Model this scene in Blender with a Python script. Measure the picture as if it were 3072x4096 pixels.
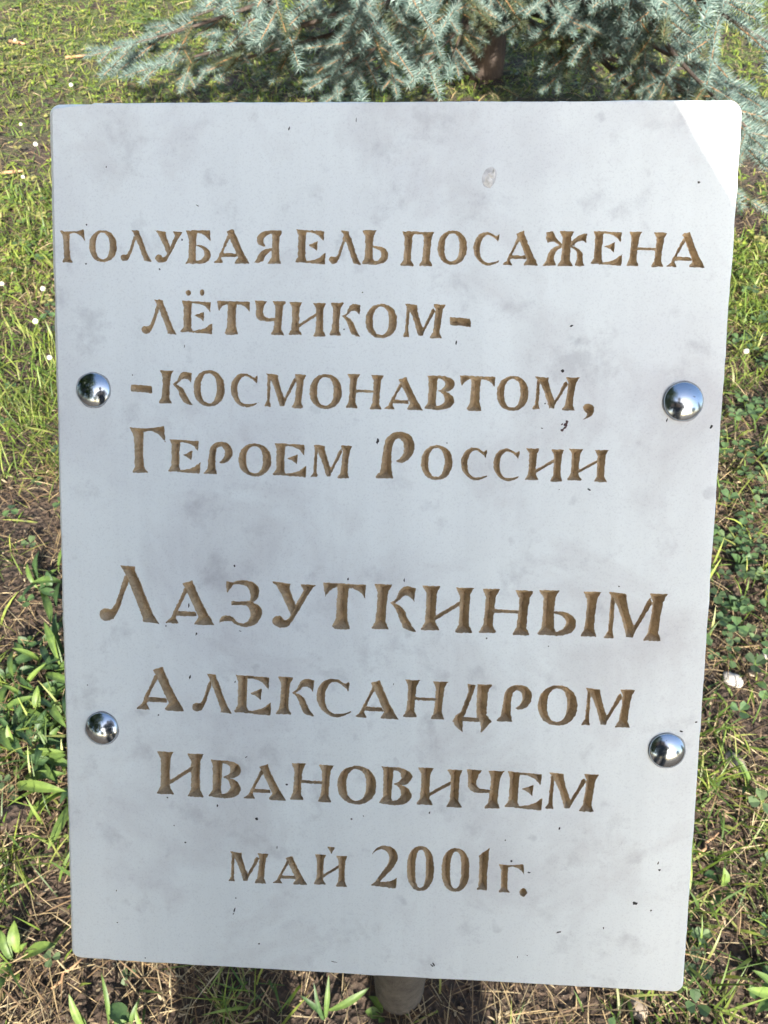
import bpy, bmesh, math, random
import numpy as np
from mathutils import Vector, Matrix, noise as mnoise
from mathutils.geometry import delaunay_2d_cdt

for o in list(bpy.data.objects):
    bpy.data.objects.remove(o)
SC = bpy.context.scene
COL = SC.collection
R = math.radians
random.seed(7)
rng = np.random.default_rng(11)

# ------------------------------------------------------------------ camera
FPX, CX, CY = 3080.0, 1536.0, 2048.0          # focal length in photo pixels, image centre
CAM_H, PITCH = 1.10, R(49.0)
cp, sp = math.cos(PITCH), math.sin(PITCH)
cam_d = bpy.data.cameras.new('camera')
cam = bpy.data.objects.new('camera', cam_d)
COL.objects.link(cam)
cam.location = (0, 0, CAM_H)
cam.rotation_euler = (math.pi / 2 - PITCH, 0, 0)
cam_d.sensor_fit = 'VERTICAL'
cam_d.sensor_height = 36.0
cam_d.lens = 36.0 * FPX / 4096.0
cam_d.clip_start, cam_d.clip_end = 0.01, 1000
cam_d.dof.use_dof = True
cam_d.dof.focus_distance = 0.352
cam_d.dof.aperture_fstop = 36.0
SC.camera = cam
SC.render.resolution_x, SC.render.resolution_y = 768, 1024

# ------------------------------------------------------------------ sky, sun, exposure
SUN_EL, SUN_AZ = R(30.0), R(8.0)             # azimuth: to the right of straight behind the camera
SUN_V = Vector((math.sin(SUN_AZ) * math.cos(SUN_EL), -math.cos(SUN_AZ) * math.cos(SUN_EL), math.sin(SUN_EL)))
W = bpy.data.worlds.new('World')
SC.world = W
W.use_nodes = True
wn, wl = W.node_tree.nodes, W.node_tree.links
bg = wn['Background']
sky = wn.new('ShaderNodeTexSky')
sky.sky_type = 'NISHITA'
sky.sun_disc = False
sky.sun_elevation = SUN_EL
sky.sun_rotation = math.pi - SUN_AZ
sky.air_density, sky.dust_density, sky.ozone_density = 1.0, 1.8, 0.6
wl.new(sky.outputs[0], bg.inputs[0])
bg.inputs[1].default_value = 0.125
sun_d = bpy.data.lights.new('sun', 'SUN')
sun_d.energy = 5.0
sun_d.angle = R(0.53)
sun_d.color = (1.0, 0.95, 0.86)
sun = bpy.data.objects.new('sun', sun_d)
COL.objects.link(sun)
sun.location = SUN_V * 20
sun.rotation_euler = SUN_V.to_track_quat('Z', 'Y').to_euler()
SC.view_settings.view_transform = 'Standard'
SC.view_settings.look = 'None'
SC.view_settings.gamma = 1.0
SC.view_settings.exposure = 1.66

# ------------------------------------------------------------------ helpers
def cam2world(x, y, z):
    return np.array([x, -y * sp + z * cp, CAM_H - y * cp - z * sp])

def px_ground(px, py, h=0.0):
    u, v = (px - CX) / FPX, (py - CY) / FPX
    z = (CAM_H - h) / (sp + v * cp)
    return Vector((u * z, z * (cp - v * sp), h))

def tag(o, label=None, cat=None, group=None, kind=None):
    if label: o['label'] = label
    if cat: o['category'] = cat
    if group: o['group'] = group
    if kind: o['kind'] = kind
    return o

def empty(name, loc, rz=0.0):
    o = bpy.data.objects.new(name, None)
    o.empty_display_size = 0.05
    o.location = loc
    o.rotation_euler = (0, 0, rz)
    COL.objects.link(o)
    return o

def mesh_obj(name, verts, faces, mat, parent=None, smooth=False, loc=None):
    me = bpy.data.meshes.new(name)
    me.from_pydata([tuple(v) for v in verts], [], [tuple(f) for f in faces])
    me.update()
    if mat: me.materials.append(mat)
    if smooth: me.polygons.foreach_set('use_smooth', [True] * len(me.polygons))
    return link(name, me, parent, loc)

def link(name, me, parent=None, loc=None):
    o = bpy.data.objects.new(name, me)
    COL.objects.link(o)
    if parent: o.parent = parent
    if loc is not None: o.location = loc
    return o

def fast_mesh(name, V, F, mat, smooth=False, colors=None):
    """V (n,3) float, F (m,k) int, all faces with k corners; colors (n,3) per vertex."""
    me = bpy.data.meshes.new(name)
    V = np.asarray(V, np.float32); F = np.asarray(F, np.int32)
    m, k = F.shape
    me.vertices.add(len(V)); me.vertices.foreach_set('co', V.ravel())
    me.loops.add(m * k); me.loops.foreach_set('vertex_index', F.ravel())
    me.polygons.add(m)
    me.polygons.foreach_set('loop_start', np.arange(0, m * k, k, dtype=np.int32))
    me.polygons.foreach_set('loop_total', np.full(m, k, np.int32))
    if smooth: me.polygons.foreach_set('use_smooth', np.ones(m, bool))
    me.update(calc_edges=True)
    if colors is not None:
        a = me.color_attributes.new('tint', 'FLOAT_COLOR', 'POINT')
        c = np.ones((len(V), 4), np.float32); c[:, :3] = colors
        a.data.foreach_set('color', c.ravel())
    me.materials.append(mat)
    return me

class NT:
    def __init__(s, name):
        s.m = bpy.data.materials.new(name); s.m.use_nodes = True
        s.n, s.l = s.m.node_tree.nodes, s.m.node_tree.links
        s.b = s.n['Principled BSDF']
        s.tc = s.n.new('ShaderNodeTexCoord')
    def node(s, t, ins=None, **kw):
        nd = s.n.new(t)
        for k, v in kw.items(): setattr(nd, k, v)
        for k, v in (ins or {}).items(): s.put(nd.inputs[k], v)
        return nd
    def put(s, sock, v):
        if isinstance(v, bpy.types.NodeSocket): s.l.new(v, sock)
        elif hasattr(v, 'outputs'): s.l.new(v.outputs[0], sock)
        else: sock.default_value = v
    def noise(s, scale, detail=4, rough=0.55, vec=None, dist=0.0):
        return s.node('ShaderNodeTexNoise', {'Vector': vec or s.tc.outputs['Object'], 'Scale': scale, 'Detail': detail, 'Roughness': rough, 'Distortion': dist})
    def ramp(s, fac, stops):
        r = s.n.new('ShaderNodeValToRGB'); s.put(r.inputs[0], fac)
        el = r.color_ramp.elements
        while len(el) < len(stops): el.new(0.5)
        for e, (p, c) in zip(el, stops):
            e.position = p
            e.color = (*c, 1) if hasattr(c, '__len__') else (c, c, c, 1)
        return r
    def mix(s, fac, a, b, mode='MIX'):
        x = s.node('ShaderNodeMix', data_type='RGBA', blend_type=mode)
        for sock, v in ((x.inputs[0], fac), (x.inputs[6], a), (x.inputs[7], b)):
            if isinstance(v, tuple) and len(v) == 3: v = (*v, 1)
            s.put(sock, v)
        return x.outputs[2]
    def bump(s, h, strength=0.3, dist=0.001):
        b = s.node('ShaderNodeBump', {'Height': h, 'Strength': strength, 'Distance': dist})
        s.put(s.b.inputs['Normal'], b)
        return b
    def set(s, **kw):
        for k, v in kw.items(): s.put(s.b.inputs[k.replace('_', ' ')], v)
        return s

def solid(name, col, rough=0.6, metal=0.0, var=0.25, scale=30.0, bump=0.0):
    t = NT(name)
    n = t.noise(scale, 5)
    lo = tuple(c * (1 - var) for c in col); hi = tuple(min(1, c * (1 + var)) for c in col)
    t.set(Base_Color=t.ramp(n, [(0.3, lo), (0.7, hi)]), Roughness=rough, Metallic=metal)
    if bump: t.bump(n, bump, 0.004)
    return t.m

# ------------------------------------------------------------------ materials
def mat_marble():
    t = NT('white_marble')
    big = t.noise(11.0, 5, 0.6, dist=0.3)
    mid = t.noise(48.0, 6, 0.65, dist=0.2)
    fine = t.noise(1100.0, 3, 0.75)
    c = t.ramp(big, [(0.30, (0.76, 0.80, 0.795)), (0.48, (0.83, 0.885, 0.865)), (0.70, (0.865, 0.925, 0.90))])
    blot = t.ramp(mid, [(0.28, (0.62, 0.61, 0.63)), (0.43, (1, 1, 1))])
    c2 = t.mix(0.5, c.outputs[0], blot.outputs[0], 'MULTIPLY')
    gr = t.ramp(fine, [(0.28, (0.80, 0.80, 0.81)), (0.48, (1, 1, 1))])
    c3 = t.mix(0.7, c2, gr.outputs[0], 'MULTIPLY')
    st = t.ramp(t.noise(16.0, 5, 0.65, dist=0.5), [(0.51, (1, 1, 1)), (0.70, (0.85, 0.825, 0.83))])
    c4 = t.mix(0.9, c3, st.outputs[0], 'MULTIPLY')
    sm = t.ramp(t.noise(70.0, 3, 0.5), [(0.69, (1, 1, 1)), (0.76, (0.80, 0.80, 0.81))])
    c5 = t.mix(0.8, c4, sm.outputs[0], 'MULTIPLY')
    # faint runs left by rain down the sloping face
    mp = t.node('ShaderNodeMapping', {0: t.tc.outputs['Object']}, vector_type='TEXTURE'); mp.inputs['Rotation'].default_value = (R(48), 0, 0); mp.inputs['Scale'].default_value = (0.016, 0.30, 0.30)
    runs = t.ramp(t.noise(1.0, 5, 0.6, vec=mp.outputs[0]), [(0.40, (0.95, 0.95, 0.95)), (0.58, (1, 1, 1))])
    c5 = t.mix(0.7, c5, runs.outputs[0], 'MULTIPLY')
    t.set(Base_Color=c5, Roughness=t.ramp(mid, [(0.3, 0.42), (0.7, 0.55)]), Subsurface_Weight=0.0)
    t.put(t.b.inputs['Specular IOR Level'], 0.35)
    t.bump(fine, 0.10, 0.0004)
    return t.m

def mat_gilding():
    t = NT('bronze_letter_paint')
    n = t.noise(120.0, 5, 0.65)
    n2 = t.noise(700.0, 4, 0.7)
    c = t.ramp(n, [(0.25, (0.36, 0.27, 0.16)), (0.5, (0.53, 0.41, 0.255)), (0.75, (0.68, 0.55, 0.36))])
    d = t.ramp(n2, [(0.32, (0.62, 0.6, 0.58)), (0.5, (1, 1, 1))])
    t.set(Base_Color=t.mix(0.8, c.outputs[0], d.outputs[0], 'MULTIPLY'), Roughness=t.ramp(n2, [(0.3, 0.38), (0.7, 0.6)]), Metallic=0.08)
    t.bump(n2, 0.45, 0.0005)
    return t.m

def mat_chrome():
    t = NT('chromed_cap')
    n = t.noise(260.0, 4, 0.6)
    sp_ = t.ramp(t.noise(650.0, 2, 0.5), [(0.24, (0.2, 0.2, 0.2)), (0.30, (0.47, 0.53, 0.59))])
    t.set(Base_Color=sp_, Metallic=1.0, Roughness=t.ramp(n, [(0.35, 0.12), (0.75, 0.25)]))
    t.bump(n, 0.05, 0.0006)
    return t.m

def mat_soil():
    t = NT('soil')
    a = t.noise(5.0, 6, 0.6); b = t.noise(60.0, 8, 0.7); v = t.node('ShaderNodeTexVoronoi', {'Vector': t.tc.outputs['Object'], 'Scale': 110.0})
    c = t.ramp(b, [(0.25, (0.022, 0.015, 0.012)), (0.5, (0.060, 0.042, 0.031)), (0.75, (0.125, 0.09, 0.066))])
    g = t.ramp(a, [(0.35, (0.75, 0.72, 0.7)), (0.7, (1.25, 1.15, 1.0))])
    c2 = t.mix(1.0, c.outputs[0], g.outputs[0], 'MULTIPLY')
    peb = t.ramp(t.noise(240.0, 3, 0.6), [(0.66, 0.0), (0.72, 1.0)])
    c3 = t.mix(peb.outputs[0], c2, (0.32, 0.26, 0.19))
    # far lawn beyond where single blades are built
    sep = t.node('ShaderNodeSeparateXYZ', {0: t.tc.outputs['Object']})
    rg = t.node('ShaderNodeMapRange', {0: sep.outputs[1], 1: 2.1, 2: 3.4})
    pt_ = t.ramp(t.noise(7.0, 5, 0.6), [(0.40, 0.0), (0.60, 1.0)])
    far = t.node('ShaderNodeMath', {0: rg.outputs[0], 1: pt_.outputs[0]}, operation='MULTIPLY')
    lawn = t.ramp(t.noise(14.0, 6, 0.7), [(0.3, (0.03, 0.05, 0.012)), (0.7, (0.12, 0.16, 0.035))])
    t.set(Base_Color=t.mix(far.outputs[0], c3, lawn.outputs[0]), Roughness=0.95)
    h = t.node('ShaderNodeMath', {0: b.outputs[0], 1: v.outputs['Distance']}, operation='ADD')
    t.bump(h, 0.9, 0.012)
    return t.m

def mat_plant(name, trans=0.25, rough=0.5, spec=0.4):
    """leaf tissue whose colour comes from the 'tint' each blade carries"""
    t = NT(name)
    a = t.node('ShaderNodeVertexColor', layer_name='tint')
    n = t.noise(90.0, 4)
    c = t.mix(1.0, a.outputs[0], t.ramp(n, [(0.25, (0.62, 0.66, 0.7)), (0.75, (1.3, 1.22, 1.1))]).outputs[0], 'MULTIPLY')
    t.set(Base_Color=c, Roughness=rough)
    t.put(t.b.inputs['Specular IOR Level'], spec)
    if trans:
        tr = t.node('ShaderNodeBsdfTranslucent'); t.put(tr.inputs[0], t.mix(1.0, c, (1.25, 1.3, 0.6), 'MULTIPLY'))
        mx = t.node('ShaderNodeMixShader', {0: trans, 1: t.b.outputs[0], 2: tr.outputs[0]})
        out = t.n['Material Output']; t.l.new(mx.outputs[0], out.inputs[0])
    return t.m

def mat_bark(name, dark, light, scale):
    t = NT(name)
    mp = t.node('ShaderNodeMapping', {0: t.tc.outputs['Object']}); mp.inputs['Scale'].default_value = (1, 1, 0.35)
    n = t.noise(scale, 7, 0.7, vec=mp.outputs[0])
    t.set(Base_Color=t.ramp(n, [(0.3, dark), (0.7, light)]), Roughness=0.9)
    t.bump(n, 0.8, 0.01)
    return t.m

M_MARBLE, M_GILD, M_CHROME, M_SOIL = mat_marble(), mat_gilding(), mat_chrome(), mat_soil()
M_GRASS = mat_plant('grass_blade'); M_LITTER = mat_plant('dry_straw', 0.1, 0.75, 0.25)
M_NEEDLE = mat_plant('spruce_needle', 0.0, 0.5, 0.35); M_LEAF = mat_plant('weed_leaf', 0.25, 0.5, 0.35)
M_BARK = mat_bark('spruce_bark', (0.028, 0.021, 0.017), (0.105, 0.078, 0.062), 40)
M_TWIG = mat_bark('spruce_twig', (0.16, 0.075, 0.03), (0.36, 0.20, 0.10), 60)
M_POST = mat_bark('weathered_post', (0.05, 0.046, 0.04), (0.125, 0.115, 0.098), 90)
M_STEEL = solid('painted_steel', (0.10, 0.10, 0.10), 0.5, 0.6)
M_SPECK = solid('dark_speck', (0.03, 0.027, 0.025), 0.9)
M_GRIME_SHADE = solid('grime_contact_shade', (0.36, 0.36, 0.36), 0.9, 0, 0.4, 700)
M_STONE = solid('pale_stone', (0.36, 0.34, 0.31), 0.85, 0, 0.25, 60, 0.5)
M_STONE2 = solid('brown_stone', (0.26, 0.21, 0.16), 0.9, 0, 0.3, 60, 0.5)
M_PETAL = solid('clover_floret', (0.58, 0.57, 0.47), 0.7, 0, 0.12, 300)
M_STEM = solid('green_stem', (0.10, 0.16, 0.04), 0.6)
M_STICK = solid('dead_stick', (0.36, 0.21, 0.11), 0.85, 0, 0.4, 60)

# ------------------------------------------------------------------ ground
def gz(x, y):
    return 0.010 * mnoise.noise(Vector((x * 2.1, y * 2.1, 0.3))) + 0.006 * mnoise.noise(Vector((x * 9, y * 9, 4.1)))

def axis(lo, hi, step, far):
    a = list(np.arange(lo, hi + 1e-6, step)); s = step
    while a[-1] < far: s *= 1.35; a.append(a[-1] + s)
    s = step
    while a[0] > -far: s *= 1.35; a.insert(0, a[0] - s)
    return np.array(a)
xs, ys = axis(-2.2, 2.2, 0.02, 170), axis(-0.6, 4.6, 0.02, 170)
V = []
for y in ys:
    for x in xs:
        z = gz(x, y)
        if abs(x) < 2.2 and -0.6 < y < 4.6:
            z += 0.004 * mnoise.noise(Vector((x * 38, y * 38, 9.0)))
        V.append((x, y, z))
nx, ny = len(xs), len(ys)
ii = np.arange(nx - 1)[None, :] + nx * np.arange(ny - 1)[:, None]
F = np.stack([ii, ii + 1, ii + 1 + nx, ii + nx], -1).reshape(-1, 4)
ground = link('ground', fast_mesh('ground', V, F, M_SOIL, smooth=True))
tag(ground, 'brown crumbly soil of the lawn under the spruce', 'ground', kind='structure')

# ------------------------------------------------------------------ memorial sign: slab pose from the photo's four slab corners
PW, PH, THICK = 0.300, 0.40625, 0.020
quad = [(188, 410), (2974, 397), (2733, 3974), (283, 3837)]
def homography(src, dst):
    A = []
    for (x, y), (u, v) in zip(src, dst):
        A += [[x, y, 1, 0, 0, 0, -u * x, -u * y, -u], [0, 0, 0, x, y, 1, -v * x, -v * y, -v]]
    h = np.linalg.svd(np.array(A, float))[2][-1].reshape(3, 3)
    return h if h[2, 2] > 0 else -h
HOM = homography([(0, 0), (1, 0), (1, 1), (0, 1)], [((x - CX), (y - CY)) for x, y in quad])
HINV = np.linalg.inv(HOM)
Mx = np.diag([1 / FPX, 1 / FPX, 1]) @ HOM
s_ = PW / np.linalg.norm(Mx[:, 0])
e1, e2 = Mx[:, 0] / np.linalg.norm(Mx[:, 0]), Mx[:, 1] / np.linalg.norm(Mx[:, 1])
TL = cam2world(*(Mx[:, 2] * s_)); 
d0 = cam2world(0, 0, 0)
E1, E2 = cam2world(*e1) - d0, cam2world(*e2) - d0
NO = -np.cross(E1, E2); NO /= np.linalg.norm(NO)          # outward normal
if NO[1] > 0: NO = -NO
def slab_pt(a, b, d=0.0): return TL + E1 * a + E2 * b + NO * d
def px_slab(px, py):
    q = HINV @ np.array([px - CX, py - CY, 1.0])
    return q[0] / q[2] * PW, q[1] / q[2] * PH

foot = px_ground(1598, 4062)
POST_R = 0.030
ROOT = np.array([foot.x, foot.y + POST_R, 0.0])
sign = empty('memorial_sign', ROOT)
tag(sign, 'white marble memorial slab with carved bronze lettering, tilted on a short grey post', 'sign')

# ---- carved letters -------------------------------------------------------------
def flat(p):
    """on-curve (x,y), off-curve (x,y,0): quadratic curves, implied on-curve midpoints"""
    n = len(p); q = []
    for i, a in enumerate(p):
        q.append(a)
        b = p[(i + 1) % n]
        if len(a) == 3 and len(b) == 3: q.append(((a[0] + b[0]) / 2, (a[1] + b[1]) / 2))
    while len(q[0]) == 3: q = q[1:] + q[:1]
    out = []; n = len(q); i = 0
    while i < n:
        a = q[i]; b = q[(i + 1) % n]
        out.append(a[:2])
        if len(b) == 3:
            c = q[(i + 2) % n]
            for k in range(1, 8):
                t = k / 8
                out.append(((1-t)**2*a[0] + 2*t*(1-t)*b[0] + t*t*c[0], (1-t)**2*a[1] + 2*t*(1-t)*b[1] + t*t*c[1]))
            i += 2
        else: i += 1
    return out
def stem(xl, xr, yt, yb, xl2=None, xr2=None):
    xl2 = xl if xl2 is None else xl2; xr2 = xr if xr2 is None else xr2
    P = [(0,0),(1,0),(.95,.03),(.80,.16),(.765,.5),(.78,.83),(1,.985),(.97,1),(.03,1),(0,.975),(.2,.83),(.235,.5),(.22,.17),(.06,.05)]
    o = []
    for u, v in P:
        a = xl + (xl2 - xl) * v; b = xr + (xr2 - xr) * v
        o.append((a + (b - a) * u, yt + (yb - yt) * v))
    return o
def oval(cx, cy, rx, ry, e=2.15, n=44):
    o = []
    for k in range(n):
        t = 2 * math.pi * k / n; c, s = math.cos(t), math.sin(t)
        o.append((cx + rx * math.copysign(abs(c) ** (2 / e), c), cy + ry * math.copysign(abs(s) ** (2 / e), s)))
    return o
c_ = lambda x, y: (x, y, 0)
GL = {
 'Г': [[(43,65),(158,72),(156,100),(152,250),(154,385),(185,432),(180,436),(65,440),(58,430),(80,385),(78,250),(75,140),(60,100)],
       [(90,66),(150,72),(240,66),(325,47),(330,110),(335,182),(310,150),c_(270,95),(200,90),(150,105),(110,90)]],
 'О': [(oval(471,291,162,159), oval(467,289,82,130,2.3))],
 '0': [(oval(478,270,128,212,2.3), oval(480,272,50,178,2.6))],
 'С': [[(405,135),(410,160),(397,218),(385,195),(358,176),c_(320,142),(280,143),c_(235,150),(212,225),c_(200,300),(222,350),c_(250,405),(310,403),c_(370,400),(432,375),c_(380,425),(300,432),c_(220,425),(172,360),c_(132,315),(140,245),c_(150,150),(240,118),c_(300,108),(345,140),(375,155)]],
 'А': [[(583,150),(660,125),(668,150),(700,225),(740,310),(790,395),(818,442),(670,440),(672,425),(700,385),(660,300),(620,215),(600,175)],
       [(600,180),(622,205),(577,290),(547,355),(533,395),(555,432),(553,438),(460,435),(458,430),(500,395),(518,350),(563,262)],
       [(535,344),(680,350),(690,382),(525,380)]],
 'Л': [[(212,48),(335,55),(335,85),(385,200),(440,350),(480,440),(528,520),(390,505),(395,480),(340,330),(290,200),(250,110)],
       [(250,130),(285,165),(270,215),(235,300),(210,380),c_(190,430),(150,490),c_(110,515),(75,508),c_(33,495),(33,455),c_(35,410),(80,405),(130,412),c_(165,385),(195,290),(228,190)]],
 'У': [[(8,100),(170,118),(160,150),(180,210),(222,300),(205,335),(175,375),(130,280),(85,190),(50,135)],
       [(252,118),(378,122),(345,160),(300,230),(250,320),(215,380),c_(180,440),(150,470),c_(110,485),(85,478),c_(25,470),(18,428),c_(30,380),(75,382),c_(105,390),(118,412),c_(150,415),(165,385),(198,320),(238,240),(278,170)]],
 'Б': [[(872,72),(945,72),(940,120),(935,180),(935,260),(945,287),(865,290),(885,255),(890,170),(888,120)],
       [(910,69),(1030,70),(1033,150),c_(1000,85),(940,88),(910,84)],
       [(938,170),(960,165),c_(1030,180),(1034,225),c_(1030,288),(960,290),(885,290),(925,268),(950,268),c_(995,258),(990,215),c_(982,180)]],
 'Я': [[(1430,70),(1510,68),(1490,110),(1486,180),(1488,250),(1502,288),(1408,287),(1435,250),(1440,180),(1440,100)],
       [(1460,72),c_(1385,60),(1345,105),c_(1325,155),(1370,172),(1402,178),(1385,150),c_(1375,100),(1450,88)],
       [(1448,180),(1440,200),c_(1400,225),(1385,262),c_(1365,290),(1315,282),c_(1340,265),(1350,230),c_(1375,190)]],
 'Е': [[(922,130),(1022,135),(1018,170),(1012,290),(1010,390),(1030,432),(910,438),(905,425),(935,385),(938,280),(940,190)],
       [(970,133),(1195,143),(1190,243),(1150,195),c_(1090,148),(1015,160),(980,150)],
       [(1035,275),(1090,255),(1135,232),(1130,280),(1125,330),(1090,300)],
       [(985,425),c_(1110,415),(1155,385),(1210,340),(1205,452),(1100,446),(985,438)]],
 'Ь': [stem(545,638,70,294),
       [(600,174),c_(700,165),(718,225),c_(720,288),(640,297),(570,295),(605,278),(625,278),c_(672,265),(672,225),c_(660,186),(600,184)]],
 'І': [stem(935,1082,120,488,928,1058)],
 'П': [stem(806,900,76,305,800,890), stem(935,1026,80,305,925,1016), [(830,78),(1000,82),(1000,98),(830,96)]],
 'Ж': [stem(590,692,75,303,585,690),
       [(505,85),(550,75),(572,120),(612,162),(605,176),c_(560,130),(515,152),(502,120)],
       [(605,165),(608,182),c_(560,200),(562,262),(580,300),(482,303),c_(515,275),(520,230),c_(535,180)],
       [(662,160),c_(700,95),(770,90),(768,150),c_(720,118),(690,168),(662,172)],
       [(655,165),c_(740,180),(750,230),(755,280),(772,303),(690,303),c_(720,270),(710,220),c_(700,185),(655,178)]],
 'Т': [[(555,120),(660,120),(648,180),(642,280),(642,395),(668,485),(660,490),(535,493),(518,470),(548,400),(552,280),(558,170)],
       [(443,112),(793,122),(788,235),(755,190),c_(710,155),(650,150),(555,146),c_(500,160),(460,228),(448,170)]],
 'Ч': [stem(472,628,198,548,450,600),
       [(268,192),(415,200),(385,240),(370,290),c_(358,350),(410,372),(515,375),(515,402),c_(420,412),(350,405),c_(285,380),(285,330),(288,250)]],
 'И': [stem(61,200,62,412,56,196), stem(310,447,70,425,312,445), [(150,305),(360,165),(360,200),(150,340)]],
 'Н': [stem(97,247,99,464,80,222), stem(373,527,106,474,360,500), [(175,264),(430,270),(430,298),(175,294)]],
 'К': [stem(862,1015,122,490,845,990),
       [(996,273),(1045,240),(1068,180),c_(1090,130),(1150,132),(1205,148),(1195,258),(1165,225),c_(1110,188),(1080,240),(1030,276)],
       [(996,273),c_(1100,275),(1130,360),c_(1160,440),(1218,505),c_(1150,500),(1105,470),(1070,390),c_(1050,310)]],
 'М': [stem(1448,1573,162,471,1418,1542),
       [(1157,156),(1282,168),(1285,200),(1310,290),(1352,390),(1350,440),(1345,452),(1298,452),(1295,435),(1260,330),(1220,240),(1190,200)],
       [(1450,190),(1468,225),(1400,340),(1350,430),(1335,400),(1390,300),(1428,215)],
       [(1178,180),(1208,200),(1205,300),(1200,410),(1212,462),(1137,462),(1168,415),(1172,300)]],
 '-': [[(50,204),(140,208),(222,216),(229,276),(140,268),(50,262)]],
 'В': [[(672,145),(775,150),(770,200),(765,300),(758,390),(770,432),(660,448),(655,440),(690,390),(690,270),(690,180)],
       [(735,150),c_(905,138),(928,215),c_(925,272),(860,290),(785,292),(775,282),c_(838,265),(838,220),c_(835,166),(735,168)],
       [(775,282),c_(905,285),(926,370),c_(922,452),(780,459),(680,449),(740,428),c_(838,420),(838,360),c_(830,300)]],
 ',': [[(1100,390),c_(1110,362),(1145,362),c_(1198,370),(1196,425),c_(1175,490),(1093,498),c_(1135,475),(1138,445),c_(1105,430)]],
 'р': [[(428,420),(435,430),(565,428),(550,370),(548,300),c_(545,172),(592,168),c_(635,172),(640,225),c_(640,290),(580,315),(600,325),c_(640,332),(680,300),c_(725,260),(718,200),c_(700,128),(610,124),c_(510,125),(490,210),c_(475,290),(472,350),(465,385)]],
 'З': [[(1093,180),(1145,188),(1200,170),c_(1330,160),(1362,240),c_(1365,320),(1310,348),(1265,352),(1285,335),c_(1300,270),(1260,220),c_(1225,192),(1150,210),(1100,277),(1090,265)],
       [(1133,340),(1190,345),(1300,335),(1310,362),(1250,372),(1135,378)],
       [(1280,340),c_(1387,365),(1386,430),c_(1370,545),(1240,556),c_(1170,540),(1130,510),c_(1060,505),(1028,532),c_(1035,465),(1095,462),c_(1150,460),(1165,500),c_(1180,522),(1225,525),c_(1290,505),(1290,450),c_(1290,390),(1240,364)]],
 'Д': [[(262,122),(388,122),(360,160),(350,190),(345,370),(393,420),(350,470),(303,520),(300,440),(262,390),(262,280)],
       [(182,122),(250,130),(237,170),(204,270),(168,365),(155,400),(150,440),(152,518),(100,480),(63,430),(90,385),(130,355),(162,270),(190,190)],
       [(130,392),(290,395),(290,430),(130,425)]],
 '2': [[(15,140),c_(60,52),(150,53),c_(255,65),(258,160),c_(245,240),(170,310),(90,400),(50,395),(110,310),c_(185,220),(178,160),c_(160,90),(100,90),c_(55,95),(25,142)],
       [(5,435),(70,388),c_(180,412),(255,350),(245,457),(130,445)]],
 '1': [[(1028,150),(1125,75),(1120,160),(1112,300),(1116,470),(1018,467),(1034,440),(1036,200)]],
 '.': [oval(0,0,10,10,1.7,14)],
 'v': [[(0,0),(10,0),(7,6),(5,10),(3,6)]],
}
GN = {}
for ch, parts in GL.items():
    pp = []
    for q in parts:
        o, h = (q if isinstance(q, tuple) else (q, None))
        pp.append((np.array(flat(o)), np.array(flat(h)) if h is not None else None))
    allp = np.vstack([a for a, _ in pp]); lo, hi = allp.min(0), allp.max(0)
    GN[ch] = [((a - lo) / (hi - lo), (h - lo) / (hi - lo) if h is not None else None) for a, h in pp]

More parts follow.
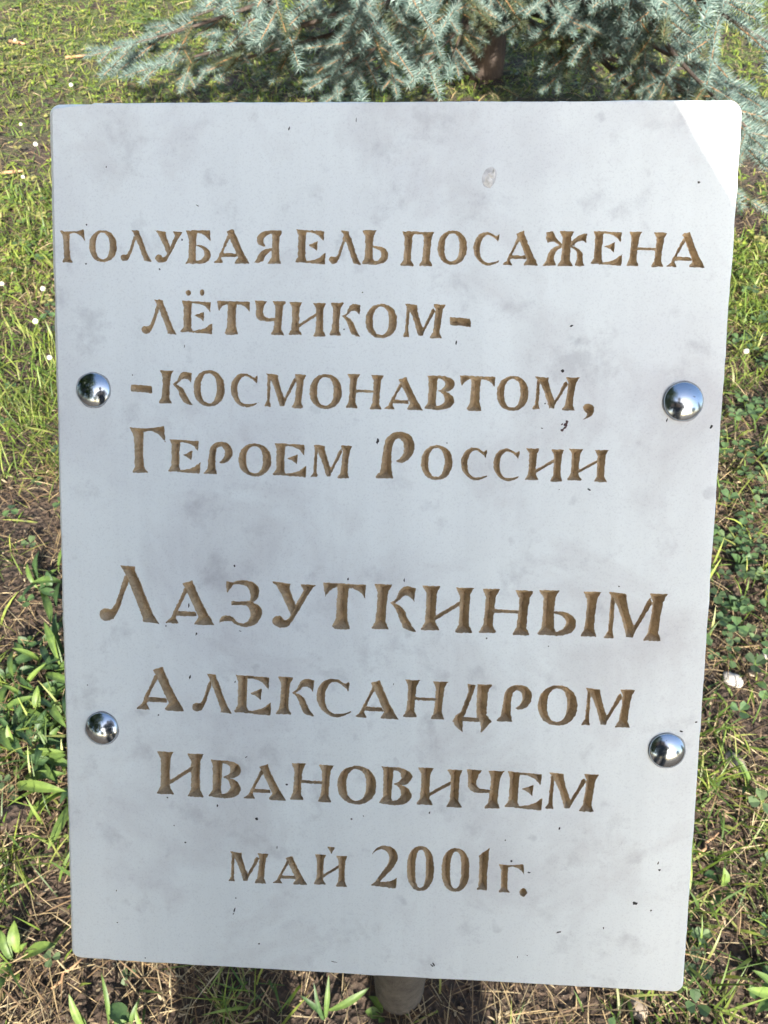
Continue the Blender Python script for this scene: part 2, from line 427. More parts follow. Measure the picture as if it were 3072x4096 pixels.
# where each letter stands: (view origin x, y, view scale, [(letter, left, right, top, bottom)...]) measured in the photograph
LINES = [
 (220, 880, 1.659, [('Г',37,200,62,283),('О',226,410,68,280),('Л',433,643,67,278),('У',657,850,66,285),('Б',864,1034,68,291),('А',1053,1291,57,290),('Я',1314,1511,68,290)]),
 (1120, 880, 1.659, [('Е',98,303,63,293),('Л',328,541,70,297),('Ь',543,721,68,297),('П',800,1025,75,305),('О',1046,1242,70,297),('С',1283,1468,80,303)]),
 (1880, 880, 1.659, [('А',219,459,72,303),('Ж',480,773,74,306),('Е',803,1014,72,303),('Н',1040,1306,78,312),('А',1309,1566,77,316)]),
 (500, 1140, 2.074, [('Л',135,432,121,412),('Е',457,725,130,405),('.',503,549,40,90),('.',620,660,37,90),('Т',765,1038,132,414),('Ч',1072,1340,128,415)]),
 (1200, 1140, 2.074, [('И',-94,218,143,425),('К',240,510,147,432),('О',543,806,157,441),('М',849,1207,155,441),('-',1242,1418,268,348)]),
 (500, 1440, 2.074, [('-',50,229,204,276),('К',277,566,88,373),('О',568,828,86,385),('С',877,1120,110,393),('М',1150,1508,112,398)]),
 (1200, 1440, 2.074, [('О',78,349,118,406),('Н',380,697,118,408),('А',700,1022,140,414),('В',1032,1284,127,416),('Т',1323,1617,130,424)]),
 (1800, 1440, 2.074, [('О',387,652,133,422),('М',682,1070,138,418),(',',1093,1197,360,498)]),
 (500, 1680, 2.074, [('Г',43,336,46,442),('Е',357,627,162,443),('р',650,893,180,450),('О',941,1214,195,467),('Е',1225,1504,193,472)]),
 (1200, 1690, 2.074, [('М',88,436,185,462),('р',627,949,75,466),('О',1003,1266,188,478),('С',1335,1567,208,480)]),
 (1800, 1740, 2.074, [('С',358,590,112,383),('И',625,947,112,386),('И',977,1312,116,388)]),
 (380, 2240, 2.074, [('Л',33,529,45,522),('А',583,992,168,536),('З',1026,1387,167,557)]),
 (1080, 2280, 2.074, [('У',8,378,97,483),('Т',442,794,108,494),('К',843,1220,120,510),('И',1254,1689,135,518)]),
 (1880, 2310, 2.074, [('Н',80,527,97,474),('Ь',565,886,108,485),('І',926,1084,118,490),('М',1114,1633,122,522)]),
 (500, 2640, 2.074, [('А',92,493,55,420),('Л',556,886,113,440),('Е',903,1213,127,455),('К',1253,1579,143,466)]),
 (1200, 2660, 2.074, [('С',138,433,113,434),('А',457,820,125,445),('Н',857,1225,127,447)]),
 (1780, 2680, 2.074, [('Д',62,394,117,521),('р',428,719,123,432),('О',769,1099,127,462),('М',1135,1573,152,473)]),
 (600, 2980, 2.074, [('И',56,447,60,425),('В',485,757,125,444),('А',778,1131,158,455),('Н',1158,1528,155,469)]),
 (1200, 3000, 2.074, [('О',308,633,132,452),('В',655,930,140,460),('И',970,1350,152,471)]),
 (1750, 3000, 2.370, [('Ч',267,630,187,552),('Е',640,1000,208,567),('М',1020,1528,217,578)]),
 (880, 3360, 2.370, [('М',75,465,115,406),('А',503,831,150,420),('И',890,1210,140,438),('v',1017,1095,65,132)]),
 (1480, 3360, 2.370, [('2',4,261,52,458),('0',349,607,58,483),('0',678,943,78,490),('1',1017,1126,73,475),('Г',1212,1458,222,500),('.',1413,1490,455,537)]),
]
LAT = rng.random((512, 512))
def vnoise(x, y):
    xi, yi = np.floor(x).astype(int), np.floor(y).astype(int)
    fx, fy = x - xi, y - yi
    fx, fy = fx*fx*(3-2*fx), fy*fy*(3-2*fy)
    g = lambda i, j: LAT[i % 512, j % 512]
    return (g(xi,yi)*(1-fx)+g(xi+1,yi)*fx)*(1-fy)+(g(xi,yi+1)*(1-fx)+g(xi+1,yi+1)*fx)*fy - 0.5
def sdf(poly, X, Y):
    """signed distance to a closed polygon, positive inside"""
    d2 = np.full(X.shape, 1e9); ins = np.zeros(X.shape, bool)
    n = len(poly)
    for i in range(n):
        ax, ay = poly[i]; bx, by = poly[(i + 1) % n]
        ex, ey = bx - ax, by - ay; L = ex*ex + ey*ey
        if L < 1e-12: continue
        t = np.clip(((X-ax)*ex + (Y-ay)*ey) / L, 0, 1)
        d2 = np.minimum(d2, (X-ax-t*ex)**2 + (Y-ay-t*ey)**2)
        cr = ((ay > Y) != (by > Y))
        if ey != 0: ins ^= cr & (X < ex * (Y - ay) / ey + ax)
    d = np.sqrt(d2)
    return np.where(ins, d, -d)

STEP = 0.40                                   # mm
front_pts, front_edges = [], []               # carved outlines that pierce the slab's face (mm)
letter_meshes, letter_fields = [], []
for ox, oy, sc, items in LINES:
    for ch, l, r, t, b in items:
        xm, ym = (l + r) / 2, (t + b) / 2
        P = lambda u, v: px_slab(ox + u / sc, oy + v / sc)
        x0, x1 = P(l, ym)[0] * 1000, P(r, ym)[0] * 1000
        y0, y1 = P(xm, t)[1] * 1000, P(xm, b)[1] * 1000
        sl = (P(r, ym)[1] - P(l, ym)[1]) * 1000      # slant of the line across this letter
        sl *= 0.0
        X, Y = np.meshgrid(np.arange(x0 - 1, x1 + 1.2, STEP), np.arange(y0 - 1, y1 + 1.2, STEP))
        Fd = np.full(X.shape, -9.0)
        for o, h in GN[ch]:
            S = np.array([x1 - x0, y1 - y0]); O = np.array([x0, y0])
            d = sdf(o * S + O, X, Y)
            if h is not None: d = np.minimum(d, -sdf(h * S + O, X, Y))
            Fd = np.maximum(Fd, d)
        Fd = Fd + 0.36 * vnoise(X * 1.1, Y * 1.1) + 0.30 * vnoise(X * 2.3 + 50, Y * 2.3)
        ny_, nx_ = Fd.shape
        Fd[0, :] = Fd[-1, :] = -1; Fd[:, 0] = Fd[:, -1] = -1
        Fd[np.abs(Fd) < 0.012] = -0.012
        verts, vid, faces, bedges = [], {}, [], []
        def gv(i, j):
            k = (i, j)
            if k not in vid:
                vid[k] = len(verts)
                verts.append((X[i, j], Y[i, j], min(0.45 + Fd[i, j] * 1.85, 5.4)))
            return vid[k]
        def ev(p, q):
            if q < p: p, q = q, p
            k = (p, q)
            if k not in vid:
                a, c = Fd[p], Fd[q]; w = a / (a - c)
                vid[k] = len(verts)
                verts.append((X[p] + (X[q]-X[p])*w, Y[p] + (Y[q]-Y[p])*w, 0.0))
            return vid[k]
        pos = Fd > 0
        for i in range(ny_ - 1):
            for j in range(nx_ - 1):
                blk = pos[i:i+2, j:j+2]
                if not blk.any(): continue
                A_, B_, C_, D_ = (i, j), (i, j+1), (i+1, j+1), (i+1, j)
                if blk.all():
                    faces.append((gv(*A_), gv(*D_), gv(*C_), gv(*B_))); continue
                for tri in ((A_, D_, C_), (A_, C_, B_)):
                    poly, cross = [], []
                    for k in range(3):
                        p, q = tri[k], tri[(k+1) % 3]
                        if pos[p]: poly.append(gv(*p))
                        if pos[p] != pos[q]:
                            e = ev(p, q); poly.append(e); cross.append(e)
                    if len(poly) >= 3: faces.append(tuple(poly))
                    if len(cross) == 2: bedges.append(tuple(cross))
        base = {}
        for e in bedges:
            for k in e:
                if k not in base:
                    base[k] = len(front_pts); front_pts.append(verts[k][:2])
            front_edges.append((base[e[0]], base[e[1]]))
        letter_meshes.append((ch, verts, faces))
        letter_fields.append((X[0, 0], Y[0, 0], Fd))

def rel(a, b, d=0.0):                          # mm on the slab -> coordinates under the sign's root
    return slab_pt(a / 1000, b / 1000, d / 1000) - ROOT

# ---- slab: face with carved openings, worn arris, sides and back
def rounded_loop(ins, n=9):
    w, h = PW * 1000, PH * 1000; rads = [5.0, 5.5, 4.0, 4.5]; pts = []
    cs = [(0, 0, 180), (w, 0, 270), (w, h, 0), (0, h, 90)]
    for (x, y, a0), r in zip(cs, rads):
        cx = r if x == 0 else x - r; cy = r if y == 0 else y - r
        for k in range(n):
            a = R(a0 + 90 * k / (n - 1)); pts.append((cx + (r - ins) * math.cos(a), cy + (r - ins) * math.sin(a)))
    out = []
    for i, p in enumerate(pts):
        q = pts[(i + 1) % len(pts)]; L = math.hypot(q[0]-p[0], q[1]-p[1]); m = max(1, int(L / 2.0))
        for k in range(m): out.append((p[0] + (q[0]-p[0])*k/m, p[1] + (q[1]-p[1])*k/m))
    return out
def arris(x, y):                              # how far the worn edge eats into the face (mm)
    a = 1.15 + 0.9 * float(vnoise(np.array(x * 0.06), np.array(y * 0.06))) + 0.5 * float(vnoise(np.array(x * 0.5 + 9), np.array(y * 0.5)))
    if x < 20: a += 0.7 + 0.9 * math.exp(-(y / 130.0))
    return max(0.35, a)
mid = rounded_loop(1.0)
outer, inner = [], []
for i, (x, y) in enumerate(mid):
    x2, y2 = mid[(i + 1) % len(mid)]; x1, y1 = mid[i - 1]
    tx, ty = x2 - x1, y2 - y1; L = math.hypot(tx, ty); nx_, ny_ = ty / L, -tx / L      # outward
    w = arris(x, y); o = 1.0 + 0.25 * float(vnoise(np.array(x * 0.2), np.array(y * 0.2 + 30)))
    outer.append((x + nx_ * o, y + ny_ * o, w)); inner.append((x - nx_ * (w - 1.0), y - ny_ * (w - 1.0)))
nl = len(mid)
pts2 = [Vector(p) for p in inner] + [Vector(p) for p in front_pts]
edges2 = [(i, (i + 1) % nl) for i in range(nl)] + [(a + nl, b + nl) for a, b in front_edges]
vo, eo, fo, ov, oe, of = delaunay_2d_cdt(pts2, edges2, [], 0, 1e-5)
def carved(x, y):
    for X0, Y0, Fd in letter_fields:
        j, i = (x - X0) / STEP, (y - Y0) / STEP
        if 0 <= i < Fd.shape[0] - 1 and 0 <= j < Fd.shape[1] - 1:
            i0, j0 = int(i), int(j); fi, fj = i - i0, j - j0
            a, b, c, d = Fd[i0, j0], Fd[i0, j0+1], Fd[i0+1, j0+1], Fd[i0+1, j0]
            # same triangles as the carving
            v = a + (d - a) * fi + (c - d) * fj if fi >= fj else a + (b - a) * fj + (c - b) * fi
            if v > 0: return True
    return False
W1, H1 = PW * 1000, PH * 1000
inner_np = np.array(inner)
sv, sf = [], []
for v in vo: sv.append(rel(v.x, v.y))
cent = np.array([[sum(vo[k].x for k in f) / 3, sum(vo[k].y for k in f) / 3] for f in fo])
okin = sdf(inner_np[::3], cent[:, 0], cent[:, 1]) > -0.6
for f, c, k in zip(fo, cent, okin):
    if k and not carved(c[0], c[1]): sf.append(tuple(f))
imap = {}
for new, olds in enumerate(ov):
    for k in olds: imap[k] = new
b0 = len(sv)
for x, y, w in outer: sv.append(rel(x, y, -0.9 * w))
b1 = len(sv)
for x, y, w in outer: sv.append(rel(x, y, -THICK * 1000))
for i in range(nl):
    j = (i + 1) % nl
    sf.append((imap[i], imap[j], b0 + j, b0 + i))
    sf.append((b0 + i, b0 + j, b1 + j, b1 + i))
sf.append(tuple(range(b1, b1 + nl)))
slab = mesh_obj('marble_slab', sv, sf, M_MARBLE, sign)
bm = bmesh.new(); bm.from_mesh(slab.data); bmesh.ops.recalc_face_normals(bm, faces=bm.faces); bm.to_mesh(slab.data); bm.free()
for ch, verts, faces in letter_meshes:
    mesh_obj('letter', [rel(x, y, -d) for x, y, d in verts], faces, M_GILD, slab)

# ---- dark specks and stains sitting on the face
def blob(px, py, rx, ry, ang, seed, th=0.25, n=9):
    a, b = px_slab(px, py); a *= 1000; b *= 1000
    rr = random.Random(seed); loop = []
    for k in range(n):
        t = 2 * math.pi * k / n; q = rr.uniform(0.55, 1.2) if n < 30 else 1.0 + 0.02 * math.sin(3 * t + seed) + 0.015 * math.sin(7 * t)
        u, v = rx * q * math.cos(t), ry * q * math.sin(t)
        loop.append((a + u * math.cos(ang) - v * math.sin(ang), b + u * math.sin(ang) + v * math.cos(ang)))
    vs = [rel(x, y, 0.02) for x, y in loop] + [rel(a, b, th)]
    return vs, [(k, (k + 1) % n, n) for k in range(n)]
SPECKS = [(1156,514,3,9,.4),(1425,480,2,9,.1),(425,668,2,5,.3),(790,822,9,2,.6),(346,900,4,4,0),(344,1055,4,3,0),(638,1077,4,4,0),(530,1500,3,4,0),
 (728,959,4,5,.2),(738,1385,2,7,.1),(1825,1371,3,11,.15),(1376,1317,4,3,0),(2249,1484,9,7,0),(2180,1614,4,3,0),(2168,1713,6,2,.2),(1510,1766,6,13,.1),(1788,1772,3,3,0),
 (2357,1958,8,4,.3),(2237,1958,3,2,0),(938,2263,4,7,0),(755,2422,3,9,.1),(664,2504,3,4,.2),(785,2536,4,8,.1),(960,2524,6,2,.1),(1392,2316,4,7,.3),(1617,2320,3,9,.1),(2476,2346,4,4,0),
 (1946,2553,4,4,0),(2194,2585,4,3,0),(760,2708,5,10,.35),(940,2728,3,6,.2),(634,2860,6,4,0),(1574,2737,2,5,0),(670,3190,4,4,0),(870,3222,4,6,0),(1147,3138,6,4,0),(1027,3274,7,7,0),
 (985,3028,7,2,-.6),(1406,3276,5,5,0),(1454,3264,2,6,-.6),(1718,3251,3,8,.1),(2238,3314,4,8,.1),(742,3370,5,5,0),(697,3302,3,4,0),(1108,3388,3,9,.1),(943,3592,5,4,0),(2021,3361,3,4,0),
 (2046,3444,6,7,.5),(2116,3490,7,4,.2),(2633,3452,4,9,.2),(2638,3480,6,6,0),(2540,3614,13,8,.2),(2604,3642,4,5,.2),(938,3640,3,12,.25),(934,3655,2,6,.6),(470,3690,4,3,.4),(466,3562,2,5,0),
 (2236,3729,13,4,-.25),(1335,3847,18,2,.2),(1728,3862,9,4,.5),(1735,3858,4,10,-.6),(2414,3712,3,6,0),(2070,3828,2,6,.1),(2109,3822,5,2,.4),(581,3832,3,3,0),(1036,3775,5,4,0),
 (2795,730,6,5,.5),(2668,1680,3,8,.3),(2845,1706,5,9,.5),(2287,1304,8,4,-.4),(1450,1170,3,3,0),(2700,1545,3,3,0),(350,2740,3,3,0),(2785,2888,7,4,-.4),(2725,2926,7,5,0)]
DV, DF = [], []
for i, (x, y, a, b, g) in enumerate(SPECKS):
    v, f = blob(x, y, a / 9.0, b / 9.0, g, i); k = len(DV); DV += v; DF += [tuple(q + k for q in t) for t in f]
tag(mesh_obj('dark_specks', DV, DF, M_SPECK, slab), kind='stuff')  # small raised flakes in one dark tone
SV, SF = [], []
for x, y, a, b, g, s in ((2268,1688,9,6,.9,1),(2262,1700,7,10,.3,2),(2258,1712,11,5,-.5,3),(2249,1722,9,6,-.3,4),(2248,1697,5,3,-.6,5)):
    v, f = blob(x, y, a / 9.0, b / 9.0, g, s, 0.35); k = len(SV); SV += v; SF += [tuple(q + k for q in t) for t in f]
mesh_obj('rust_spot', SV, SF, solid('brown_rust', (0.10, 0.06, 0.055), 0.9), slab)
SV, SF = [], []
for x, y, a, b, g, s in ((1954,724,22,26,.2,11),(1966,703,17,15,0,12),(1975,686,8,13,.3,13)):
    v, f = blob(x, y, a / 9.0, b / 9.0, g, s, 0.5, 12); k = len(SV); SV += v; SF += [tuple(q + k for q in t) for t in f]
hv, hf = blob(1957, 710, 27 / 9.0, 40 / 9.0, .25, 30, 0.10, 34); mesh_obj('stain_ring', hv, hf, solid('grey_stain', (0.60, 0.61, 0.60), 0.9, 0, 0.2, 400), slab)
mesh_obj('bird_dropping', SV, SF, solid('chalky_white', (0.70, 0.69, 0.64), 0.9, 0, 0.3, 500), slab)

# ---- domed caps over the fixing screws
def cap_mesh(rad, hgt):
    prof = [(1.0, -0.5), (1.0, 0.45)]
    hc = hgt - 0.45; R_ = (rad * rad + hc * hc) / (2 * hc); th = math.asin(rad / R_)
    for k in range(1, 13):
        t = th * (1 - k / 12); prof.append((R_ * math.sin(t) / rad, 0.45 + R_ * math.cos(t) - (R_ - hc)))
    n = 40; v, f = [], []
    for r_, z in prof:
        r_ = max(r_, 0.0) * rad
        for k in range(n):
            a = 2 * math.pi * k / n; v.append((r_ * math.cos(a), r_ * math.sin(a), z))
    for i in range(len(prof) - 1):
        for k in range(n):
            f.append((i*n+k, i*n+(k+1) % n, (i+1)*n+(k+1) % n, (i+1)*n+k))
    return v, f
for px, py, rad, hgt, lift in ((374, 1560, 7.8, 2.9, 0.1), (2732, 1606, 8.5, 3.0, 0.7), (408, 2913, 8.0, 3.1, 0.4), (2667, 3001, 8.2, 3.0, 0.5)):
    gv_, gf_ = blob(px, py, rad * 1.05, rad * 1.05, 0, int(px), 0.12, 40)  # grey disc under each cap: grime plus painted contact shade
    mesh_obj('grime_contact_ring', gv_, gf_, M_GRIME_SHADE, slab)
    a, b = px_slab(px, py); v, f = cap_mesh(rad, hgt)
    V3 = [slab_pt(a + x / 1000, b + y / 1000, (z + lift) / 1000) - ROOT for x, y, z in v]
    cap = mesh_obj('screw_cap', V3, f, M_CHROME, sign, smooth=True)
    bm = bmesh.new(); bm.from_mesh(cap.data); bmesh.ops.recalc_face_normals(bm, faces=bm.faces); bm.to_mesh(cap.data); bm.free()

# ---- post, steel straps and bracket that carry the slab
def tube_verts(path, rads, n=10, jit=0.0, rr=None):
    V, F = [], []
    up = Vector((0, 0, 1))
    path = [Vector(p) for p in path]
    for i, p in enumerate(path):
        d = (path[min(i+1, len(path)-1)] - path[max(i-1, 0)]).normalized()
        a = d.cross(up) if abs(d.z) < 0.95 else d.cross(Vector((1, 0, 0)))
        a.normalize(); b = d.cross(a)
        for k in range(n):
            t = 2 * math.pi * k / n; q = rads[i] * (1 + (rr.uniform(-jit, jit) if rr else 0))
            V.append(tuple(p + a * (q * math.cos(t)) + b * (q * math.sin(t))))
    for i in range(len(path) - 1):
        for k in range(n):
            F.append((i*n+k, i*n+(k+1) % n, (i+1)*n+(k+1) % n, (i+1)*n+k))
    F.append(tuple(range(n))[::-1]); F.append(tuple(range((len(path)-1)*n, len(path)*n)))
    return V, F
# height at which the post's axis meets the slab's back
best = min(np.linspace(0, PH, 400), key=lambda b: abs((slab_pt(PW / 2, b, -THICK) - ROOT)[1]))
zt = (slab_pt(PW / 2, best, -THICK) - ROOT)[2]
pv, pf = tube_verts([(0, 0, z) for z in np.linspace(-0.15, zt - 0.045, 24)], [POST_R * (1 + 0.015 * math.sin(k * 1.7)) for k in range(24)], 20, 0.012, random.Random(3))
mesh_obj('post', pv, pf, M_POST, sign, smooth=True)
def prism(corners, d0, d1):
    v = [rel(a, b, d0) for a, b in corners] + [rel(a, b, d1) for a, b in corners]; n = len(corners)
    return v, [tuple(range(n)), tuple(range(2*n-1, n-1, -1))] + [(k, k + n, (k+1) % n + n, (k+1) % n) for k in range(n)]
B = -THICK * 1000
for py in (1583, 2957):
    b = px_slab(1536, py)[1] * 1000
    v, f = prism([(12, b - 12), (288, b - 12), (288, b + 12), (12, b + 12)], B + 0.5, B - 4)
    mesh_obj('strap', v, f, M_STEEL, sign)
v, f = prism([(120, 110), (180, 110), (180, 300), (120, 300)], B - 3.5, B - 9)
mesh_obj('back_plate', v, f, M_STEEL, sign)
v, f = tube_verts([(0, 0, zt - 0.16), (0, 0, zt - 0.02)], [POST_R + 0.004] * 2, 20)
mesh_obj('socket', v, f, M_STEEL, sign)

# ------------------------------------------------------------------ plants and litter scattered over the soil
def green_density(x, y):
    """how much green cover the photo shows at this spot of ground"""
    g = 0.5 + 0.9 * mnoise.noise(Vector((x * 3.1, y * 3.1, 7.7))) + 0.4 * mnoise.noise(Vector((x * 9, y * 9, 1.7)))
    if x < 0:
        w = 0.95 if y > 2.6 else 0.7 if y > 2.05 else 0.6 if y > 1.6 else 0.95 if y > 1.05 else 0.5 if y > 0.8 else 0.24
    else:
        w = 0.9 if y > 2.9 else 0.25 if y > 1.95 else 0.9 if y > 1.3 else 0.55 if y > 1.15 else 0.5 if y > 0.75 else 0.50
    return max(0.0, min(1.0, w + 0.55 * (g - 0.5)))

def blades(n, region, name, mat, label, cat, lenr, widr, cols, lean, accept, seg=3, lift=0.0):
    rr = random.Random(name); V, F, C = [], [], []
    made = 0; tries = 0
    while made < n and tries < n * 30:
        tries += 1
        x, y = region(rr)
        if not accept(x, y, rr): continue
        made += 1
        L = rr.uniform(*lenr); wd = rr.uniform(*widr); az = rr.uniform(0, 2 * math.pi)
        th = R(rr.uniform(*lean)); cv = rr.uniform(0.1, 0.9)
        dx, dy = math.cos(az), math.sin(az); px_, py_ = -dy, dx
        col = rr.choice(cols); q = rr.uniform(0.75, 1.25); col = (col[0]*q, col[1]*q, col[2]*q)
        X, Y, Z = x, y, gz(x, y) + lift + (rr.uniform(0, 0.012) if lift else -0.002)
        k0 = len(V); a = th
        tw = rr.uniform(-0.5, 0.5)
        for s in range(seg + 1):
            t = s / seg; w = wd * (1 - t ** 2 * 0.95) * (0.55 + 0.9 * t if t < 0.5 else 1.0) / 2
            V.append((X + px_ * w, Y + py_ * w, Z + tw * w)); V.append((X - px_ * w, Y - py_ * w, Z - tw * w))
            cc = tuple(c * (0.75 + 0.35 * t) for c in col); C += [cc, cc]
            if s < seg:
                st = L / seg; X += dx * st * math.sin(a); Y += dy * st * math.sin(a); Z = max(gz(X, Y) + 0.002, Z + st * math.cos(a)); a += cv * 0.9 / seg * 2
                F.append((k0 + 2*s, k0 + 2*s + 1, k0 + 2*s + 3, k0 + 2*s + 2))
    o = link(name, fast_mesh(name, V, F, mat, True, C))
    return tag(o, label, cat, kind='stuff')

def reg_near(rr):                             # view-shaped density: more pieces where the ground is close
    y = 0.0 + 2.2 * rr.random() ** 1.15; half = 0.30 + 0.52 * (0.75 + 0.66 * y) 
    return rr.uniform(-half, half), y
def reg_far(rr):
    y = 1.6 + 4.6 * rr.random() ** 1.25; half = 0.35 + 0.52 * (0.75 + 0.66 * y)
    return rr.uniform(-half, half), y
_tr = random.Random(5); TUFTS = []
while len(TUFTS) < 620:
    x_, y_ = reg_near(_tr)
    if _tr.random() < green_density(x_, y_) ** 1.6: TUFTS.append((x_, y_, _tr.uniform(.006, .022)))
def reg_tuft(rr):
    x, y, s = rr.choice(TUFTS); return x + rr.gauss(0, s), y + rr.gauss(0, s)
LAWNG = [(0.13, 0.20, 0.03), (0.18, 0.245, 0.038), (0.215, 0.26, 0.05), (0.09, 0.15, 0.03), (0.25, 0.24, 0.085)]
GREENS = [(0.11, 0.175, 0.03), (0.155, 0.225, 0.04), (0.20, 0.25, 0.05), (0.075, 0.13, 0.03), (0.22, 0.245, 0.07)]
STRAW = [(0.33, 0.25, 0.14), (0.25, 0.18, 0.10), (0.42, 0.34, 0.21), (0.17, 0.115, 0.065), (0.12, 0.08, 0.05)]
off_post = lambda x, y: math.hypot(x - ROOT[0], y - ROOT[1]) > POST_R + 0.004
blades(25000, reg_near, 'dry_grass_litter', M_LITTER, 'pale dry grass stalks and straw lying on the soil', 'straw', (0.015, 0.085), (0.0007, 0.0021), STRAW, (74, 94),
       lambda x, y, r: off_post(x, y) and r.random() < 0.40 + 0.75 * mnoise.noise(Vector((x * 8, y * 8, 3))), 4, 0.003)
blades(20000, reg_near, 'soil_crumbs', M_LITTER, 'short broken bits of straw and bark on the soil', 'litter', (0.003, 0.014), (0.0012, 0.0045),
       [(0.15, 0.105, 0.068), (0.23, 0.17, 0.11), (0.075, 0.05, 0.036), (0.36, 0.29, 0.19), (0.04, 0.03, 0.023)], (55, 95), lambda x, y, r: off_post(x, y), 2, 0.002)
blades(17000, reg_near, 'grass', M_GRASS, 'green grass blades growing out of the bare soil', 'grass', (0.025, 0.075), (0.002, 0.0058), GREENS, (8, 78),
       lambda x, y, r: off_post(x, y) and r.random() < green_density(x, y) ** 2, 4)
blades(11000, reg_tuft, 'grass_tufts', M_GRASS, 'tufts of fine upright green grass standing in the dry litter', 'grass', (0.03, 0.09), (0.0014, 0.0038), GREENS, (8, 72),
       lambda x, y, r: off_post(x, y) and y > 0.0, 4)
def clods(n):
    rr = random.Random(21); V, F = [], []
    for _ in range(n):
        x, y = reg_near(rr)
        if not off_post(x, y): continue
        s = rr.uniform(.0012, .0035) * (2.2 if rr.random() < .07 else 1); z = gz(x, y) + s * .4; b = len(V)
        for d in ((1,0,0),(0,1,0),(-1,0,0),(0,-1,0),(0,0,1),(0,0,-1)):
            q = s * rr.uniform(.6, 1.3); V.append((x + d[0]*q + rr.uniform(-.3,.3)*s, y + d[1]*q + rr.uniform(-.3,.3)*s, z + d[2]*q*.8))
        for k in range(4): F += [(b+k, b+(k+1) % 4, b+4), (b+(k+1) % 4, b+k, b+5)]
    return tag(link('soil_clods', fast_mesh('soil_clods', V, F, M_SOIL)), 'small crumbs and clods of brown earth', 'soil', kind='stuff')
clods(16000)
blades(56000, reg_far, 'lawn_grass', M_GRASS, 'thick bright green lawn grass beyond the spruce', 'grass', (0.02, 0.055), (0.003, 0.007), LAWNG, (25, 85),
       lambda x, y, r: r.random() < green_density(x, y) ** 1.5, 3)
blades(9000, reg_far, 'lawn_straw', M_LITTER, 'brown dry grass matted between the lawn blades', 'straw', (0.03, 0.10), (0.0015, 0.004), STRAW, (70, 92), lambda x, y, r: True, 2, 0.004)

# clover and other three-part leaves: one mass
def clover(n, region, name, label, accept, size, cols):
    rr = random.Random(name); V, F, C = [], [], []
    made = tries = 0
    while made < n and tries < n * 40:
        tries += 1
        x, y = region(rr)
        if not accept(x, y, rr): continue
        made += 1
        z = gz(x, y) + rr.uniform(0.006, 0.035); s = rr.uniform(*size); az0 = rr.uniform(0, 6.28); tilt = rr.uniform(-0.4, 0.4)
        col = rr.choice(cols); q = rr.uniform(0.7, 1.3)
        for k in range(3):
            az = az0 + k * 2.09 + rr.uniform(-0.2, 0.2); dx, dy = math.cos(az), math.sin(az); px_, py_ = -dy, dx
            k0 = len(V); w = s * 0.42
            for (u, v, h) in ((0.05, 0, 0), (0.5, w / s, .12), (0.9, w / s * .9, .1), (0.95, 0, -.02), (0.9, -w / s * .9, .1), (0.5, -w / s, .12), (0.5, 0, 0)):
                V.append((x + (dx * u + px_ * v) * s, y + (dy * u + py_ * v) * s, z + s * (h + tilt * u)))
                C.append((col[0] * q, col[1] * q, col[2] * q))
            F += [(k0, k0+6, k0+1, k0), (k0+1, k0+6, k0+3, k0+2), (k0+6, k0+5, k0+4, k0+3), (k0, k0+5, k0+6, k0)]
    F = [f if f[3] != f[0] else f[:3] for f in F]
    me = bpy.data.meshes.new(name); me.from_pydata(V, [], F); me.materials.append(M_GRASS)
    a = me.color_attributes.new('tint', 'FLOAT_COLOR', 'POINT'); c4 = np.ones((len(V), 4), np.float32); c4[:, :3] = C; a.data.foreach_set('color', c4.ravel())
    return tag(link(name, me), label, 'clover', kind='stuff')
DARKG = [(0.065, 0.115, 0.048), (0.08, 0.14, 0.053), (0.105, 0.155, 0.07), (0.055, 0.09, 0.04)]
clover(1100, reg_near, 'clover_leaves', 'low dark green clover leaves spread over the soil right of the slab',
       lambda x, y, r: (x > 0.25 and r.random() < (0.95 if 0.62 < y < 1.5 else 0.12)) or (x < -0.3 and r.random() < 0.10), (0.010, 0.020), DARKG)
clover(6500, reg_far, 'lawn_weeds', 'small bright broad leaves mixed into the lawn', lambda x, y, r: r.random() < green_density(x, y) ** 1.5, (0.006, 0.018), LAWNG)

# ---- broad-leaved weeds, each a plant of separate leaves
def leaf_between(parent, origin, p0, p1, wd, col, rr):
    """a leaf blade from p0 to p1 (world), arched, folded along its midrib"""
    d = p1 - p0; L = d.length; side = d.cross(Vector((0, 0, 1))); side.normalize()
    up = side.cross(d).normalized(); roll = rr.uniform(-.5, .5); side, up = side * math.cos(roll) + up * math.sin(roll), up * math.cos(roll) - side * math.sin(roll)
    V, F, C = [], [], []; n = 9; arch = rr.uniform(.10, .2) * L
    for i in range(n + 1):
        t = i / n; w = wd * 0.5 * max(0.06, math.sin(math.pi * min(1, t * 0.95 + 0.05)) ** 0.75 * (0.55 + 0.65 * t if t < .7 else 1.005)) if i < n else wd * .02
        for u in (-1, -.5, 0, .5, 1):
            q = p0 + d * t + up * (arch * 4 * t * (1 - t)) + side * (u * w) + up * (0.30 * abs(u) * w + 0.0006 * math.sin(t * 22 + u * 4)) - origin
            V.append(tuple(q)); m = 1.3 if u == 0 else rr.uniform(.9, 1.1); C.append((col[0] * m, col[1] * m, col[2] * m))
    for i in range(n):
        for k in range(4): F.append((i*5+k, i*5+k+1, (i+1)*5+k+1, (i+1)*5+k))
    return link('leaf', fast_mesh('leaf', V, F, M_LEAF, True, C), parent)
LG, MG, DG = (0.125, 0.19, 0.045), (0.095, 0.155, 0.04), (0.05, 0.095, 0.035)
